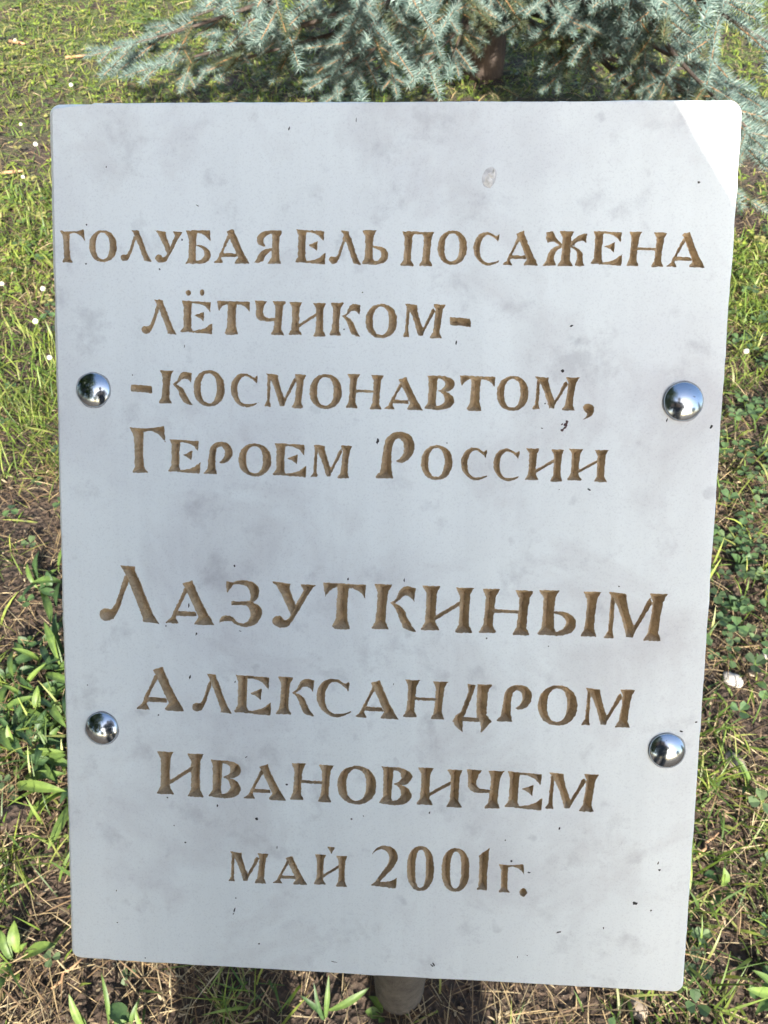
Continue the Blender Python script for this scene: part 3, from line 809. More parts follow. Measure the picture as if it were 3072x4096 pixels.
WEEDS = [  # label, base pixel, leaves: (from px, to px, tip height m, width m, colour)
 ("small rosette weed with glossy upright leaves by the slab's lower left corner", (66, 3862),
  [((76,3815),(57,3682),.035,.017,LG),((88,3838),(222,3776),.02,.017,LG),((54,3851),(0,3720),.03,.013,MG),((54,3866),(-30,3880),.02,.014,LG),((58,3880),(-5,3965),.02,.014,MG),((70,3890),(76,3925),.01,.008,LG),((92,3800),(110,3770),.03,.008,LG)]),
 ("bright leafy weed with twisted narrow leaves beside the slab's left edge", (108, 2815),
  [((104,2805),(6,2738),.05,.009,LG),((104,2760),(186,2652),.05,.010,LG),((155,2858),(150,2742),.04,.014,LG),((160,2650),(48,2592),.05,.010,LG),((110,2790),(60,2850),.03,.010,DG),((115,2800),(215,2835),.03,.012,DG),((120,2780),(240,2720),.03,.011,DG),((100,2830),(90,2930),.02,.012,MG)]),
 ("sprawling weed with long leaves reaching flat towards the slab", (70, 3018),
  [((68,3010),(28,2898),.045,.011,LG),((75,3022),(262,3008),.03,.013,LG),((60,3030),(-30,3065),.03,.009,LG),((78,3040),(80,3120),.01,.010,MG),((88,3112),(264,3094),.03,.014,MG),((55,3138),(266,3166),.03,.017,LG),((120,2995),(196,2900),.02,.010,MG),((78,2990),(92,2890),.03,.014,DG)]),
 ("weed with one broad drooping pale leaf half hidden behind the slab", (285, 3175),
  [((290,3165),(100,3302),.012,.022,LG),((290,3200),(190,3400),.02,.014,LG),((300,3150),(240,3215),.02,.012,DG)]),
 ("dark weed with blunt leaves where the soil lies bare beside the slab", (262, 2690),
  [((258,2685),(176,2486),.05,.014,MG),((262,2660),(215,2560),.04,.012,DG),((270,2640),(225,2450),.03,.012,DG),((255,2700),(200,2620),.02,.014,DG),((265,2720),(290,2600),.03,.014,DG)]),
 ("dull green weed with folded leaves on bare soil", (15, 2720),
  [((20,2720),(85,2640),.02,.018,DG),((10,2720),(-20,2660),.03,.016,DG),((20,2730),(50,2700),.02,.014,MG),((15,2740),(0,2840),.01,.018,DG),((20,2750),(100,2760),.01,.010,DG)]),
 ("small seedling with two round leaves on bare soil left of the slab", (110, 2575), [((112,2578),(72,2545),.02,.016,DG),((112,2578),(135,2545),.02,.014,DG)]),
 ("young upright shoot with broad grassy blades beside the grey post", (1305, 4075),
  [((1300,4080),(1315,3900),.05,.007,MG),((1302,4080),(1255,3930),.06,.006,DG),((1308,4040),(1478,3950),.03,.010,MG),((1306,4070),(1200,3980),.04,.007,DG)]),
 ("grassy shoot with narrow leaves in the sun below the slab's lower left", (330, 4120),
  [((345,4130),(275,3975),.05,.010,LG),((350,4120),(312,4040),.03,.007,MG),((430,4100),(405,3890),.05,.006,MG),((600,4130),(540,4030),.04,.007,LG)]),
 ("low weed with mottled oval leaves in shaded soil below the slab", (500, 4090), [((515,4100),(425,4025),.015,.024,DG),((515,4100),(455,4085),.01,.014,MG),((520,4100),(560,3990),.03,.007,MG)]),
 ("cluster of small rounded leaves in the shade below the slab", (1530, 4085), [((1525,4060),(1460,4045),.01,.014,MG),((1528,4066),(1515,4090),.01,.010,MG),((1530,4050),(1475,3985),.02,.012,MG)]),
 ("seedling with bright folded leaf beside the lower right slab edge", (2890, 3530), [((2885,3545),(2895,3470),.03,.015,LG),((2880,3535),(2815,3500),.02,.020,DG),((2890,3560),(2925,3600),.01,.018,MG),((2885,3560),(2860,3620),.01,.012,DG)]),
 ("green weed with long pointed leaf in straw near the right slab corner", (3120, 3965), [((3120,3965),(2985,3955),.03,.014,LG),((3110,3950),(3010,3880),.03,.010,MG),((3120,3980),(3020,4060),.02,.012,MG)]),
 ("upright weed with narrow grey-green leaves near the oval white stone", (2990, 3080), [((2985,3140),(2935,3020),.04,.010,MG),((2985,3140),(2965,3060),.04,.008,MG),((2990,3150),(2970,3180),.02,.008,DG)]),
 ("bushy weed with ragged leaves in the clover right of the slab", (2965, 2260), [((2960,2260),(2925,2215),.03,.018,DG),((2965,2265),(3000,2210),.03,.018,DG),((2962,2270),(2975,2320),.02,.018,DG),((2960,2262),(2940,2290),.02,.014,DG),((2970,2262),(3035,2255),.03,.016,DG)]),
 ("pair of flat blunt leaves above the oval white stone", (2950, 2430), [((2945,2440),(2885,2425),.02,.020,DG),((2950,2440),(2990,2455),.02,.020,DG),((2945,2430),(2915,2380),.02,.018,DG),((2955,2430),(2985,2385),.02,.016,DG)]),
 ("pale green lawn weed with long strap leaves behind the spruce tip", (600, 110), [((600,115),(520,90),.05,.022,LG),((600,115),(560,75),.06,.022,LG),((602,115),(650,80),.06,.022,LG),((602,118),(690,100),.05,.022,LG),((600,120),(560,120),.03,.022,LG),((602,112),(610,70),.07,.02,LG)]),
]
_wr = random.Random(3)
for lab, bx, by, n_, sp_ in (("dense dark clump of blunt leaves between the bright weed and the slab", 200, 2790, 13, 85), ("dense dark clump of leaves around the sprawling long-leaved weed", 190, 2990, 12, 80),
        ("loose patch of small dark leaves on the soil left of the bright weed", 30, 2880, 10, 70), ("patch of small dull leaves above the bright leafy weed", 130, 2640, 8, 80), ("patch of grassy leaves under the slab's left edge in bare soil", 200, 2350, 7, 60)):
    lv = []
    for k in range(int(n_ * 1.7)):
        fx, fy = bx + _wr.uniform(-1, 1) * sp_, by + _wr.uniform(-1, 1) * sp_; a_ = _wr.uniform(0, 6.28); l_ = _wr.uniform(80, 150)
        lv.append(((fx, fy), (fx + l_ * math.cos(a_), fy + l_ * math.sin(a_)), _wr.uniform(.008, .035), _wr.uniform(.009, .017), _wr.choice((DG, DG, MG))))
    WEEDS.append((lab, (bx, by), lv))
for i, (lab, (bx, by), leaves) in enumerate(WEEDS):
    p = px_ground(bx, by); p.z = gz(p.x, p.y)
    w = empty('broadleaf_weed', p); tag(w, lab, 'weed')
    rr = random.Random(i + 40)
    for (fx, fy), (tx, ty), h, wd, col in leaves:
        q0 = px_ground(fx, fy, 0.004); q0.z = gz(q0.x, q0.y) + 0.001
        leaf_between(w, p, q0, px_ground(tx, ty, h), wd, col, rr)

# ---- white clover flowers
def flower_mesh():
    V, F = [], []; n = 34
    for k in range(n):
        z = 1 - 1.7 * (k + 0.5) / n; r_ = math.sqrt(max(0, 1 - z * z)); a = k * 2.39996
        d = Vector((r_ * math.cos(a), r_ * math.sin(a), z)); u = d.orthogonal().normalized(); v = d.cross(u); b = len(V)
        for (s, h) in ((0.10, 0.2), (0.20, 0.75)):
            for t in range(4): V.append(tuple((d * h + (u * math.cos(t * 1.5708) + v * math.sin(t * 1.5708)) * s) * 0.010))
        V.append(tuple(d * 0.0105))
        for t in range(4):
            F += [(b+t, b+(t+1) % 4, b+4+(t+1) % 4, b+4+t), (b+4+t, b+4+(t+1) % 4, b+8, b+8)]
    F = [f[:3] if f[2] == f[3] else f for f in F]
    me = bpy.data.meshes.new('flower_head'); me.from_pydata(V, [], F); me.materials.append(M_PETAL); return me
FM = flower_mesh()
FLOW = [(284, 340), (83, 497), (142, 577), (92, 708), (8, 1135), (172, 1155), (142, 1285), (198, 1430), (60, 160), (2985, 1405)]
for i, (px, py) in enumerate(FLOW):
    h = 0.035 if py < 1400 else 0.05
    p = px_ground(px, py, h); g0 = gz(p.x, p.y)
    fl = empty('clover_flower', (p.x, p.y, g0))
    tag(fl, 'white clover flower head on a short stem in the grass left of the slab' if px < 2000 else 'pale yellow flower head in the grass right of the slab', 'flower', 'white clover flowers in the lawn' if px < 2000 else None)
    v, f = tube_verts([(0, 0, -0.004), (0.003, 0.001, h * 0.6), (0, 0, h - g0)], [0.0010] * 3, 6)
    mesh_obj('stem', v, f, M_STEM, fl)
    o = link('flower_head', FM, fl, (0, 0, h - g0)); q = random.Random(i).uniform(.5, .75); o.scale = (q, q, q)

# ---- stones and sticks
def stone(px, py, dims, rz, mat, name, lab, cat, seed):
    p = px_ground(px, py); rr = Vector((seed * 3.1, 0, 0)); bm = bmesh.new()
    bmesh.ops.create_icosphere(bm, subdivisions=3, radius=1.0)
    for v in bm.verts:
        k = 1 + 0.22 * mnoise.noise(v.co * 1.3 + rr) + 0.06 * mnoise.noise(v.co * 5 + rr)
        v.co = Vector((v.co.x * dims[0] * k, v.co.y * dims[1] * k, v.co.z * dims[2] * k))
    me = bpy.data.meshes.new(name); bm.to_mesh(me); bm.free(); me.materials.append(mat)
    me.polygons.foreach_set('use_smooth', [True] * len(me.polygons))
    o = link(name, me, None, (p.x, p.y, gz(p.x, p.y) + dims[2] * 0.55)); o.rotation_euler = (0, 0, rz)
    return tag(o, lab, cat)
stone(2930, 2722, (0.017, 0.011, 0.009), -0.5, M_STONE, 'stone', 'oval white stone lying on the soil right of the slab', 'stone', 1)
stone(2938, 3060, (0.014, 0.020, 0.008), 0.4, M_STONE2, 'stone', 'flat brown stone chip partly covered by grass blades', 'stone', 2)
stone(3060, 2625, (0.007, 0.006, 0.005), 0.4, M_STONE, 'pebble', 'small white pebble near the oval white stone', 'pebble', 3)
stone(3010, 2690, (0.009, 0.007, 0.005), 0.1, M_STONE2, 'pebble', 'small grey pebble just beyond the oval white stone', 'pebble', 4)
stone(2549, 4033, (0.011, 0.014, 0.005), 0.3, M_STONE2, 'stone', 'grey flat stone under the lower right edge of the slab', 'stone', 5)
stone(60, 3275, (0.026, 0.020, 0.012), 0.3, M_SOIL, 'clod', 'big brown clod of earth by the lower left slab edge', 'clod', 6)
def stick(px0, py0, px1, py1, r_, lab):
    a, b = px_ground(px0, py0), px_ground(px1, py1); m = (a + b) / 2
    pts = [Vector((a.x + (b.x - a.x) * t, a.y + (b.y - a.y) * t, 0)) for t in (0, .25, .5, .75, 1)]
    for i, q in enumerate(pts): q.z = gz(q.x, q.y) + r_ * 0.9 + 0.006; q.x += 0.004 * math.sin(i * 2.2)
    base = Vector((m.x, m.y, gz(m.x, m.y)))
    v, f = tube_verts([q - base for q in pts], [r_, r_ * .95, r_ * .85, r_ * .8, r_ * .5], 7, 0.15, random.Random(int(px0)))
    tag(mesh_obj('stick', v, f, M_STICK, None, True, base), lab, 'stick')
stick(-20, 715, 95, 700, 0.006, 'thick orange brown stick lying in the lawn left of the slab')
stick(265, 240, 350, 232, 0.006, 'short pale stick under the drooping left spruce tip')
stick(40, 175, 100, 185, 0.006, 'brown stick in the far lawn left of the spruce')
stick(215, 3960, 325, 3840, 0.0022, 'thin straw coloured stalk beneath the lower left slab corner')
stick(2790, 3420, 2862, 3335, 0.0022, 'thin curved dry stalk beside the lower right slab edge')

# ------------------------------------------------------------------ blue spruce
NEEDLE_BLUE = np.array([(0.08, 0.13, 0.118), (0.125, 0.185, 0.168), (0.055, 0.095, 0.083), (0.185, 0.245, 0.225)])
NEEDLE_OLD_DARK = np.array([(0.045, 0.06, 0.028), (0.07, 0.082, 0.038), (0.034, 0.05, 0.028)])  # older olive needles, darkened further to paint shade into the gaps
def twig_proto(L, n, nl, wd, seed):
    """needles around a shoot along +X: vertices, triangles, and whether each vertex is a needle tip"""
    r = np.random.default_rng(seed)
    V, F = [], []
    for k in range(n):
        t = (k + r.random()) / n; x = L * (0.02 + 0.98 * t); a = k * 2.39996 + r.uniform(-.4, .4)
        out = np.array([0, math.cos(a), math.sin(a)])
        if out[2] < -0.35: out[2] *= 0.35          # needles brush upward, fewer hang below
        out /= np.linalg.norm(out)
        fw = 0.34 + 0.75 * t ** 5 + r.uniform(-.14, .2); l = nl * r.uniform(.72, 1.12) * (1 - 0.25 * t ** 6)
        d = out + np.array([fw, 0, 0.16]); d /= np.linalg.norm(d)
        p = np.array([x, 0, 0]) + out * 0.0012
        u = np.cross(d, [1, 0, 0.01]); u /= np.linalg.norm(u); v = np.cross(d, u)
        bend = np.array([0.10, 0, 0.12]) * l
        b = len(V)
        for q in range(3):
            c = u * math.cos(q * 2.094) + v * math.sin(q * 2.094)
            V.append(p + c * wd * 0.5)
        V.append(p + d * l + bend)
        F += [(b, b+1, b+3), (b+1, b+2, b+3), (b+2, b, b+3)]
    return np.array(V), np.array(F)
TW = [twig_proto(0.095, 105, 0.0235, 0.0026, s) for s in (1, 2, 3)] 
TW_COARSE = [twig_proto(0.16, 42, 0.034, 0.005, s) for s in (4, 5)]

spruce = empty('blue_spruce', (0.36, 3.15, 0.0))
tag(spruce, 'blue spruce with silvery blue drooping lower branches behind the slab', 'tree')
SO = Vector((0.36, 3.15, 0.0))
tp = [(0.02 * math.sin(z * 1.3), 0.015 * math.cos(z), z) for z in np.linspace(-0.1, 4.6, 26)]
tv, tf = tube_verts(tp, [0.078 * (1 - 0.19 * max(0, z)) + 0.02 * math.exp(-max(z, 0) * 7) for _, _, z in tp], 16, 0.06, random.Random(5))
mesh_obj('trunk', tv, tf, M_BARK, spruce, True)

def frame(d, roll):
    d = d.normalized(); s = d.cross(Vector((0, 0, 1)))
    if s.length < 1e-3: s = Vector((1, 0, 0))
    s.normalize(); u = s.cross(d)
    M = Matrix((d, -s, u)).transposed()
    return np.array(M)
def branch(az, h, L, droop, tipup, seed, coarse=False, old=0.58):
    rr = random.Random(seed); nr = np.random.default_rng(seed)
    ax = Vector((math.cos(az), math.sin(az), 0)); n = 12
    def pt(t): 
        z = h + L * (-droop * t + (droop * 0.62 + tipup) * t * t)
        sw = 0.05 * L * math.sin(t * 3 + seed)
        return Vector((ax.x * L * t - ax.y * sw, ax.y * L * t + ax.x * sw, max(0.05, z)))
    path = [pt(i / n) for i in range(n + 1)]
    rad = [0.016 * (1 - 0.85 * i / n) * (L / 1.4) for i in range(n + 1)]
    WV, WF = tube_verts(path, rad, 7)
    NV, NF, NC = [], [], []; nb = 0
    def add_twig(p, d, roll, s, blue):
        nonlocal nb
        V_, F_ = (TW_COARSE if coarse else TW)[rr.randrange(2 if coarse else 3)]
        A = frame(d, roll); NV.append((V_ * s) @ A.T + np.array(p)); NF.append(F_ + nb); nb += len(V_)
        pal = NEEDLE_BLUE if blue else NEEDLE_OLD_DARK
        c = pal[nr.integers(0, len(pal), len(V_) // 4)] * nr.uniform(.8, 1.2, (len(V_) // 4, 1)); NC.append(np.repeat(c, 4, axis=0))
    def shoot(p, d, length, lvl, blue):
        """a side shoot: wood plus needled twigs along it, forking herringbone fashion"""
        nonlocal WV, WF
        step = 0.085 if not coarse else 0.15; m = max(1, int(round(length / step))); q = Vector(p); dd = Vector(d).normalized(); pts = [q.copy()]
        for i in range(m):
            dd = (dd + Vector((rr.uniform(-.06, .06), rr.uniform(-.06, .06), rr.uniform(-.05, .04) + (0.05 if i > m * .6 else -0.03)))).normalized()
            last = i >= m - 2
            add_twig(q, dd, 0, length / m / (0.095 if not coarse else 0.16) * 1.12, blue or (last and rr.random() < .75))
            if lvl > 0 and i > 0:
                for sgn in ((-1, 1) if rr.random() < 0.45 else (rr.choice((-1, 1)),)):
                    side = dd.cross(Vector((0, 0, 1))).normalized() * sgn
                    nd = (dd * rr.uniform(.7, 1.0) + side * rr.uniform(.7, 1.0) + Vector((0, 0, rr.uniform(-.28, .12)))).normalized()
                    shoot(q, nd, length * rr.uniform(.28, .5) * (1.15 - 0.5 * i / m), lvl - 1, blue or rr.random() < .25)
            q = q + dd * (length / m); pts.append(q.copy())
        v, f = tube_verts(pts, [0.0032 * (1 - 0.6 * i / m) for i in range(m + 1)], 5); k = len(WV)
        WV += v; WF += [tuple(a + k for a in t) for t in f]
    nmain = len(WF)
    nsh = int(L / (0.10 if not coarse else 0.16))
    for i in range(nsh):
        t = 0.25 + 0.73 * (i + rr.random() * .6) / nsh
        p = pt(t); d = (pt(min(1, t + .03)) - pt(t - .03)).normalized()
        sgn = 1 if i % 2 else -1
        side = d.cross(Vector((0, 0, 1))).normalized() * sgn
        nd = d * rr.uniform(.55, .9) + side * rr.uniform(.6, 1) + Vector((0, 0, rr.uniform(-.45, .10)))
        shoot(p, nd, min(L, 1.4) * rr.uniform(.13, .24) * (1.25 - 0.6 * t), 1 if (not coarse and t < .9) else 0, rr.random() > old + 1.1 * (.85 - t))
    shoot(pt(0.9), pt(1.0) - pt(0.9), L * .16, 1 if not coarse else 0, True)
    b = mesh_obj('branch', WV, WF, M_BARK, spruce, True); b.data.materials.append(M_TWIG)
    b.data.polygons.foreach_set('material_index', [0] * nmain + [1] * (len(WF) - nmain))
    V_ = np.vstack(NV); F_ = np.vstack(NF); C_ = np.vstack(NC)
    nd_ = link('needles', fast_mesh('needles', V_, F_, M_NEEDLE, False, C_), b); nd_['kind'] = 'stuff'
    return len(F_)
tris = 0
LOW = [  # where each low branch ends: photo pixel and height above the soil, and its rise at the trunk
 (300,200,.30,.25),(480,310,.26,.15),(720,330,.20,.12),(560,150,.30,.3),(850,140,.44,.25),(1240,250,.36,.2),(1050,50,.52,.3),(1300,400,.24,.12),(1480,110,.50,.25),(1420,330,.28,.2),
 (1000,190,.40,.2),(1340,160,.48,.2),(1170,340,.26,.15),(1740,130,.46,.25),(1680,330,.24,.12),(1830,310,.24,.15),(1950,60,.46,.2),(2250,130,.44,.2),(2480,240,.38,.2),(2620,40,.55,.3),(2820,180,.44,.25),
 (2960,300,.36,.2),(3080,60,.55,.3),(3050,430,.30,.2),(2960,570,.26,.2),(3060,690,.22,.22),(3020,810,.14,.2),(3200,560,.34,.3),(880,10,.60,.3),(3220,250,.5,.3),(1250,-80,.7,.3),
]
for i, (px, py, h, rise) in enumerate(LOW):
    tip = px_ground(px, py, h) - SO
    L = math.hypot(tip.x, tip.y) * .93; az = math.atan2(tip.y, tip.x)
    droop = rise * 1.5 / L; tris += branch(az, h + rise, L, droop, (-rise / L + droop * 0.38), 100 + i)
rr = random.Random(77)
for i in range(12):                           # far side and upper whorls, out of frame or behind
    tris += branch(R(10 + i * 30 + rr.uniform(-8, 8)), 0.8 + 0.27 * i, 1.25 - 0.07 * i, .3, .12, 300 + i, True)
for i, (az, h, L) in enumerate(((330, .22, .75), (20, .20, .8), (300, .30, .6), (120, .25, .7))):   # dead bare low limbs
    a = R(az); pts = [Vector((math.cos(a) * L * t, math.sin(a) * L * t, h - .10 * t + .03 * math.sin(t * 7 + i))) for t in np.linspace(0.05, 1, 9)]
    v, f = tube_verts(pts, [0.017 * (1 - .8 * k / 8) for k in range(9)], 7, .15, random.Random(i))
    rr2 = random.Random(i + 5)
    for k in range(9):
        p = pts[rr2.randrange(2, 8)]; d = Vector((rr2.uniform(-1, 1), rr2.uniform(-1, 1), rr2.uniform(-.3, .4))).normalized()
        v2, f2 = tube_verts([p, p + d * .08, p + d * .16 + Vector((0, 0, .02))], [.004, .003, .0012], 5); b0 = len(v); v += v2; f += [tuple(q + b0 for q in t) for t in f2]
    mesh_obj('dead_limb', v, f, M_BARK, spruce, True)


# ------------------------------------------------------------------ the photographer, whose shadow lies on the slab
PX, PY = 0.028, -0.46
def build_person():
    J = {}; E_ = []; Rr = {}
    def j(n, x, y, z, r_): J[n] = (x, y, z); Rr[n] = r_
    j('pelvis', PX, PY - .01, .93, (.252, .13)); j('waist', PX, PY, 1.06, (.250, .125)); j('chest', PX, PY + .02, 1.22, (.212, .125)); j('upper', PX, PY + .035, 1.355, (.13, .09))
    j('neck', PX, PY + .06, 1.455, (.055, .055)); j('skull0', PX, PY + .085, 1.52, (.065, .07)); j('skull1', PX, PY + .10, 1.59, (.078, .095)); j('skull2', PX, PY + .095, 1.665, (.07, .085))
    E_ += [('pelvis','waist'),('waist','chest'),('chest','upper'),('upper','neck'),('neck','skull0'),('skull0','skull1'),('skull1','skull2')]
    for s, n in ((-1, 'l'), (1, 'r')):
        j('hip'+n, PX + s*.095, PY, .86, (.092,.095)); j('knee'+n, PX - .006 + s*.117, PY + .02, .49, (.085,.08)); j('calf'+n, PX - .006 + s*.117, PY, .33, (.085,.075)); j('ankle'+n, PX - .006 + s*.117, PY - .02, .09, (.06,.06))
        j('ball'+n, PX - .006 + s*.13, PY + .10, .036, (.045,.034)); j('toe'+n, PX - .006 + s*.135, PY + .17, .028, (.036,.024)); j('heel'+n, PX - .006 + s*.117, PY - .06, .035, (.034,.032))
        E_ += [('pelvis','hip'+n),('hip'+n,'knee'+n),('knee'+n,'calf'+n),('calf'+n,'ankle'+n),('ankle'+n,'ball'+n),('ball'+n,'toe'+n),('ankle'+n,'heel'+n)]
        j('sho'+n, PX + s*.165, PY + .04, 1.375, (.068,.066)); j('elb'+n, PX + s*.235 + (-.02 if s < 0 else 0), PY + .14, 1.10, (.055,.055))
        hx = -.045 if s < 0 else .085
        j('wri'+n, hx + s*.03, -.105, 1.075, (.030,.028)); j('palm'+n, hx + s*.016, -.052, 1.062, (.034,.020))
        E_ += [('upper','sho'+n),('sho'+n,'elb'+n),('elb'+n,'wri'+n),('wri'+n,'palm'+n)]
    names = list(J); me = bpy.data.meshes.new('person'); me.from_pydata([J[n] for n in names], [(names.index(a), names.index(b)) for a, b in E_], [])
    o = bpy.data.objects.new('person', me); COL.objects.link(o)
    o.modifiers.new('skin', 'SKIN'); sub = o.modifiers.new('sub', 'SUBSURF'); sub.levels = sub.render_levels = 2
    for i, n in enumerate(names):
        me.skin_vertices[0].data[i].radius = Rr[n]; me.skin_vertices[0].data[i].use_root = (n == 'pelvis')
    bpy.context.view_layer.update()
    ev = o.evaluated_get(bpy.context.evaluated_depsgraph_get()); body = bpy.data.meshes.new_from_object(ev)
    bpy.data.objects.remove(o)
    # face relief: nose, brow, ears
    hc = Vector((PX, PY + .10, 1.585))
    mats = [solid('skin', (0.50, 0.33, 0.25), 0.5, 0, 0.1), solid('dark_jacket', (0.035, 0.04, 0.055), 0.85), solid('dark_trousers', (0.05, 0.05, 0.055), 0.9), solid('dark_shoe', (0.02, 0.02, 0.02), 0.5)]
    for m in mats: body.materials.append(m)
    for p in body.polygons:
        c = p.center; p.use_smooth = True
        p.material_index = 3 if c.z < .085 else 2 if c.z < .93 else 0 if (c.z > 1.44 and abs(c.x - PX) < .12) or (c.y > -.125) else 1
    return body
person = empty('person', (PX, PY, 0))
tag(person, 'person in loose dark jacket and trousers standing and holding up a phone', 'person')
bmesh_body = build_person()
body = link('body', bmesh_body, person); body.location = (-PX, -PY, 0)
def head_bits():
    V, F = [], []
    def ell(cx, cy, cz, rx, ry, rz, n=8):
        b = len(V)
        for i in range(n + 1):
            for k in range(2 * n):
                a, t = math.pi * i / n, math.pi * k / n
                V.append((cx + rx * math.sin(a) * math.cos(t), cy + ry * math.sin(a) * math.sin(t), cz + rz * math.cos(a)))
        for i in range(n):
            for k in range(2 * n): F.append((b+i*2*n+k, b+i*2*n+(k+1) % (2*n), b+(i+1)*2*n+(k+1) % (2*n), b+(i+1)*2*n+k))
    return V, F, ell
V, F, ell = head_bits(); ell(0, .185, 1.585, .013, .022, .024)                       # nose
for s in (-1, 1): ell(s * .078, .095, 1.585, .010, .022, .032)                        # ears
mesh_obj('face_features', V, F, bmesh_body.materials[0], person, True)
V, F, ell = head_bits(); ell(0, .075, 1.645, .086, .105, .085, 12); mesh_obj('hair', V, F, solid('dark_hair', (0.03, 0.02, 0.015), 0.6), person, True)
V, F, ell = head_bits()
for s in (-1, 1): ell(s * .03, .172, 1.60, .012, .010, .007)
mesh_obj('eye', V, F, solid('eye', (0.2, 0.17, 0.15), 0.2), person, True)
# phone and the fingers closed round it
Fw, Up = Vector((0, cp, -sp)), Vector((0, sp, cp))
pc = Vector((0.020, 0, CAM_H)) - Fw * 0.012 - Up * 0.055
def rbox(w, h, d, bev):
    bm = bmesh.new(); bmesh.ops.create_cube(bm, size=1)
    for v in bm.verts: v.co = Vector((v.co.x * w, v.co.y * h, v.co.z * d))
    bmesh.ops.bevel(bm, geom=bm.edges[:], offset=bev, segments=3, affect='EDGES'); return bm
bm = rbox(0.075, 0.160, 0.009, 0.0035); me = bpy.data.meshes.new('phone'); bm.to_mesh(me); bm.free(); me.materials.append(solid('phone_body', (0.03, 0.03, 0.035), 0.3, 0.3))
phone = empty('phone', pc); phone.rotation_euler = cam.rotation_euler
tag(phone, 'dark phone held upright in both hands of the standing person', 'phone')
link('phone_body', me, phone)
bm = rbox(0.069, 0.150, 0.0012, 0.0005); me = bpy.data.meshes.new('screen'); bm.to_mesh(me); bm.free(); me.materials.append(solid('phone_screen', (0.01, 0.01, 0.012), 0.1)); link('screen', me, phone, (0, 0, 0.0046))
v, f = tube_verts([(0, 0, 0), (0, 0, -0.0012)], [0.007, 0.0068], 16); mesh_obj('camera_lens', v, f, solid('lens_ring', (0.05, 0.05, 0.05), 0.2, 0.8), phone, False, (-0.020, 0.055, -0.0045))
RX = Vector((1, 0, 0))
for s, wx in ((-1, -.059), (1, .099)):
    base = Vector((-.045 - .016 if s < 0 else .085 + .016, -.052, 1.062))
    for k, (dz, ln) in enumerate(((.022, 1.0), (.004, 1.08), (-.014, 1.0), (-.030, .8))):
        edge = pc + RX * (s * .040) + Up * dz
        tip = edge - RX * (s * .022 * ln) + Fw * .0125
        knu = edge + RX * (s * .010) + Fw * .006
        root = base + Up * dz * 0.9 + RX * (s * .004)
        v, f = tube_verts([root - Vector((PX, PY, 0)), (root * .45 + knu * .55) + RX * (s * .006) - Vector((PX, PY, 0)), knu - Vector((PX, PY, 0)), edge + Fw * .0125 - Vector((PX, PY, 0)), tip - Vector((PX, PY, 0))], [.0095, .0088, .008, .0075, .006], 8)
        mesh_obj('finger', v, f, bmesh_body.materials[0], person, True)
    th = [base + RX * (-s * .006), pc + RX * (s * .036) - Fw * .018 - Up * .005, pc + RX * (s * .020) - Fw * .013 + Up * .012]
    v, f = tube_verts([q - Vector((PX, PY, 0)) for q in th], [.012, .010, .008], 8); mesh_obj('thumb', v, f, bmesh_body.materials[0], person, True)

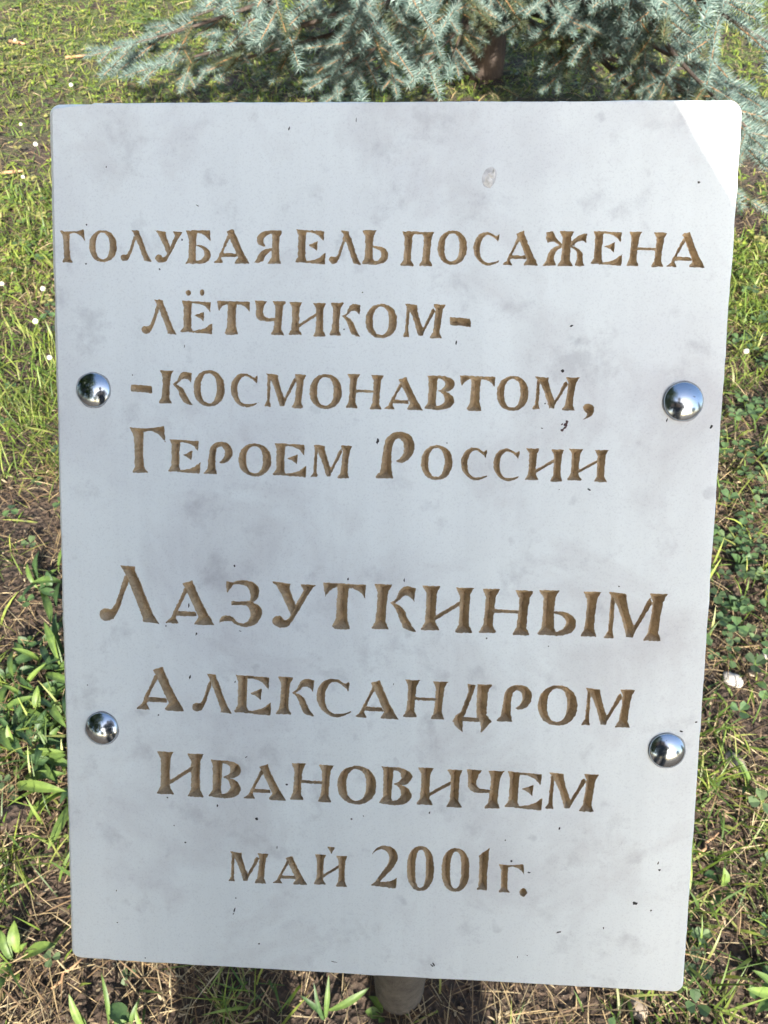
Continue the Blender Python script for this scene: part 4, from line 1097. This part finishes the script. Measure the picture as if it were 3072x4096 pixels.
# ------------------------------------------------------------------ trees standing behind the photographer, mirrored in the screw caps; left row made taller and nearer to block sky light
M_CROWN = mat_plant('tree_leaf', 0.2, 0.5, 0.3)
M_TRUNK = mat_bark('tree_bark', (0.05, 0.04, 0.03), (0.16, 0.13, 0.10), 12)
def crown_mesh(name, hgt, rad, z0, seed, conic):
    r = np.random.default_rng(seed); n = 5200
    t = r.random(n) ** 0.8; az = r.uniform(0, 2 * np.pi, n); lob = 1 + .22 * np.sin(3 * az + seed) + .18 * np.sin(7 * t * 3 + 2 * az)
    prof = (1 - t) ** .8 if conic else np.sin(np.pi * np.clip(t * .92 + .06, 0, 1)) ** .6
    rr_ = rad * prof * lob * np.sqrt(r.random(n)) ** .6
    P = np.stack([rr_ * np.cos(az), rr_ * np.sin(az), z0 + t * (hgt - z0)], 1)
    a = r.normal(size=(n, 3)); a /= np.linalg.norm(a, axis=1)[:, None]; b = np.cross(a, r.normal(size=(n, 3))); b /= np.linalg.norm(b, axis=1)[:, None]
    s = r.uniform(.10, .24, (n, 1))
    V = np.stack([P - a*s, P + b*s*.6, P + a*s, P - b*s*.6], 1).reshape(-1, 3)
    c = np.array([(0.05, 0.085, 0.025), (0.07, 0.11, 0.03), (0.04, 0.065, 0.02)])[r.integers(0, 3, n)]
    return fast_mesh(name, V, np.arange(4 * n).reshape(-1, 4), M_CROWN, False, np.repeat(c, 4, axis=0))
CR = [crown_mesh('crown', 8.5, 2.9, 2.0, 3, False), crown_mesh('crown', 10.5, 2.2, .7, 5, True)]
def trunk_mesh(h):
    v, f = tube_verts([(0.05 * math.sin(z), 0, z) for z in np.linspace(-.2, h, 10)], [.22 * (1 - .085 * k) for k in range(10)], 10, .06, random.Random(9))
    me = bpy.data.meshes.new('trunk'); me.from_pydata(v, [], f); me.materials.append(M_TRUNK); return me
TR = [trunk_mesh(7.0), trunk_mesh(9.5)]
for i, (az, dist, k, sc_, lab) in enumerate((
      (-112, 7.5, 0, 1.5, 'tall broad leafy tree on the open side of the lawn level with the spruce'), (-90, 7.0, 1, 1.55, 'very tall dark conifer beside the broad tree left of the sign'),
      (-70, 7.5, 0, 1.6, 'tallest broad leafy tree standing in the row left of the sign'), (-52, 9.0, 1, 1.4, 'tall pointed conifer between two broad trees across the lawn'),
      (-36, 11.5, 0, 1.25, 'broad leafy tree across the lawn facing the slab'), (-14, 19, 0, .9, 'small broad tree at the far end of the lawn behind the person'),
      (44, 21, 0, .8, 'low broad tree beyond the sunny side of the lawn'), (66, 18, 1, .75, 'short conifer on the sunny side of the lawn'))):
    a = R(az); t = empty('tree', (math.sin(a) * dist, -math.cos(a) * dist, 0), i * 1.3); t.scale = (sc_, sc_, sc_)
    tag(t, lab, 'tree'); link('trunk', TR[k], t); link('crown', CR[k], t)
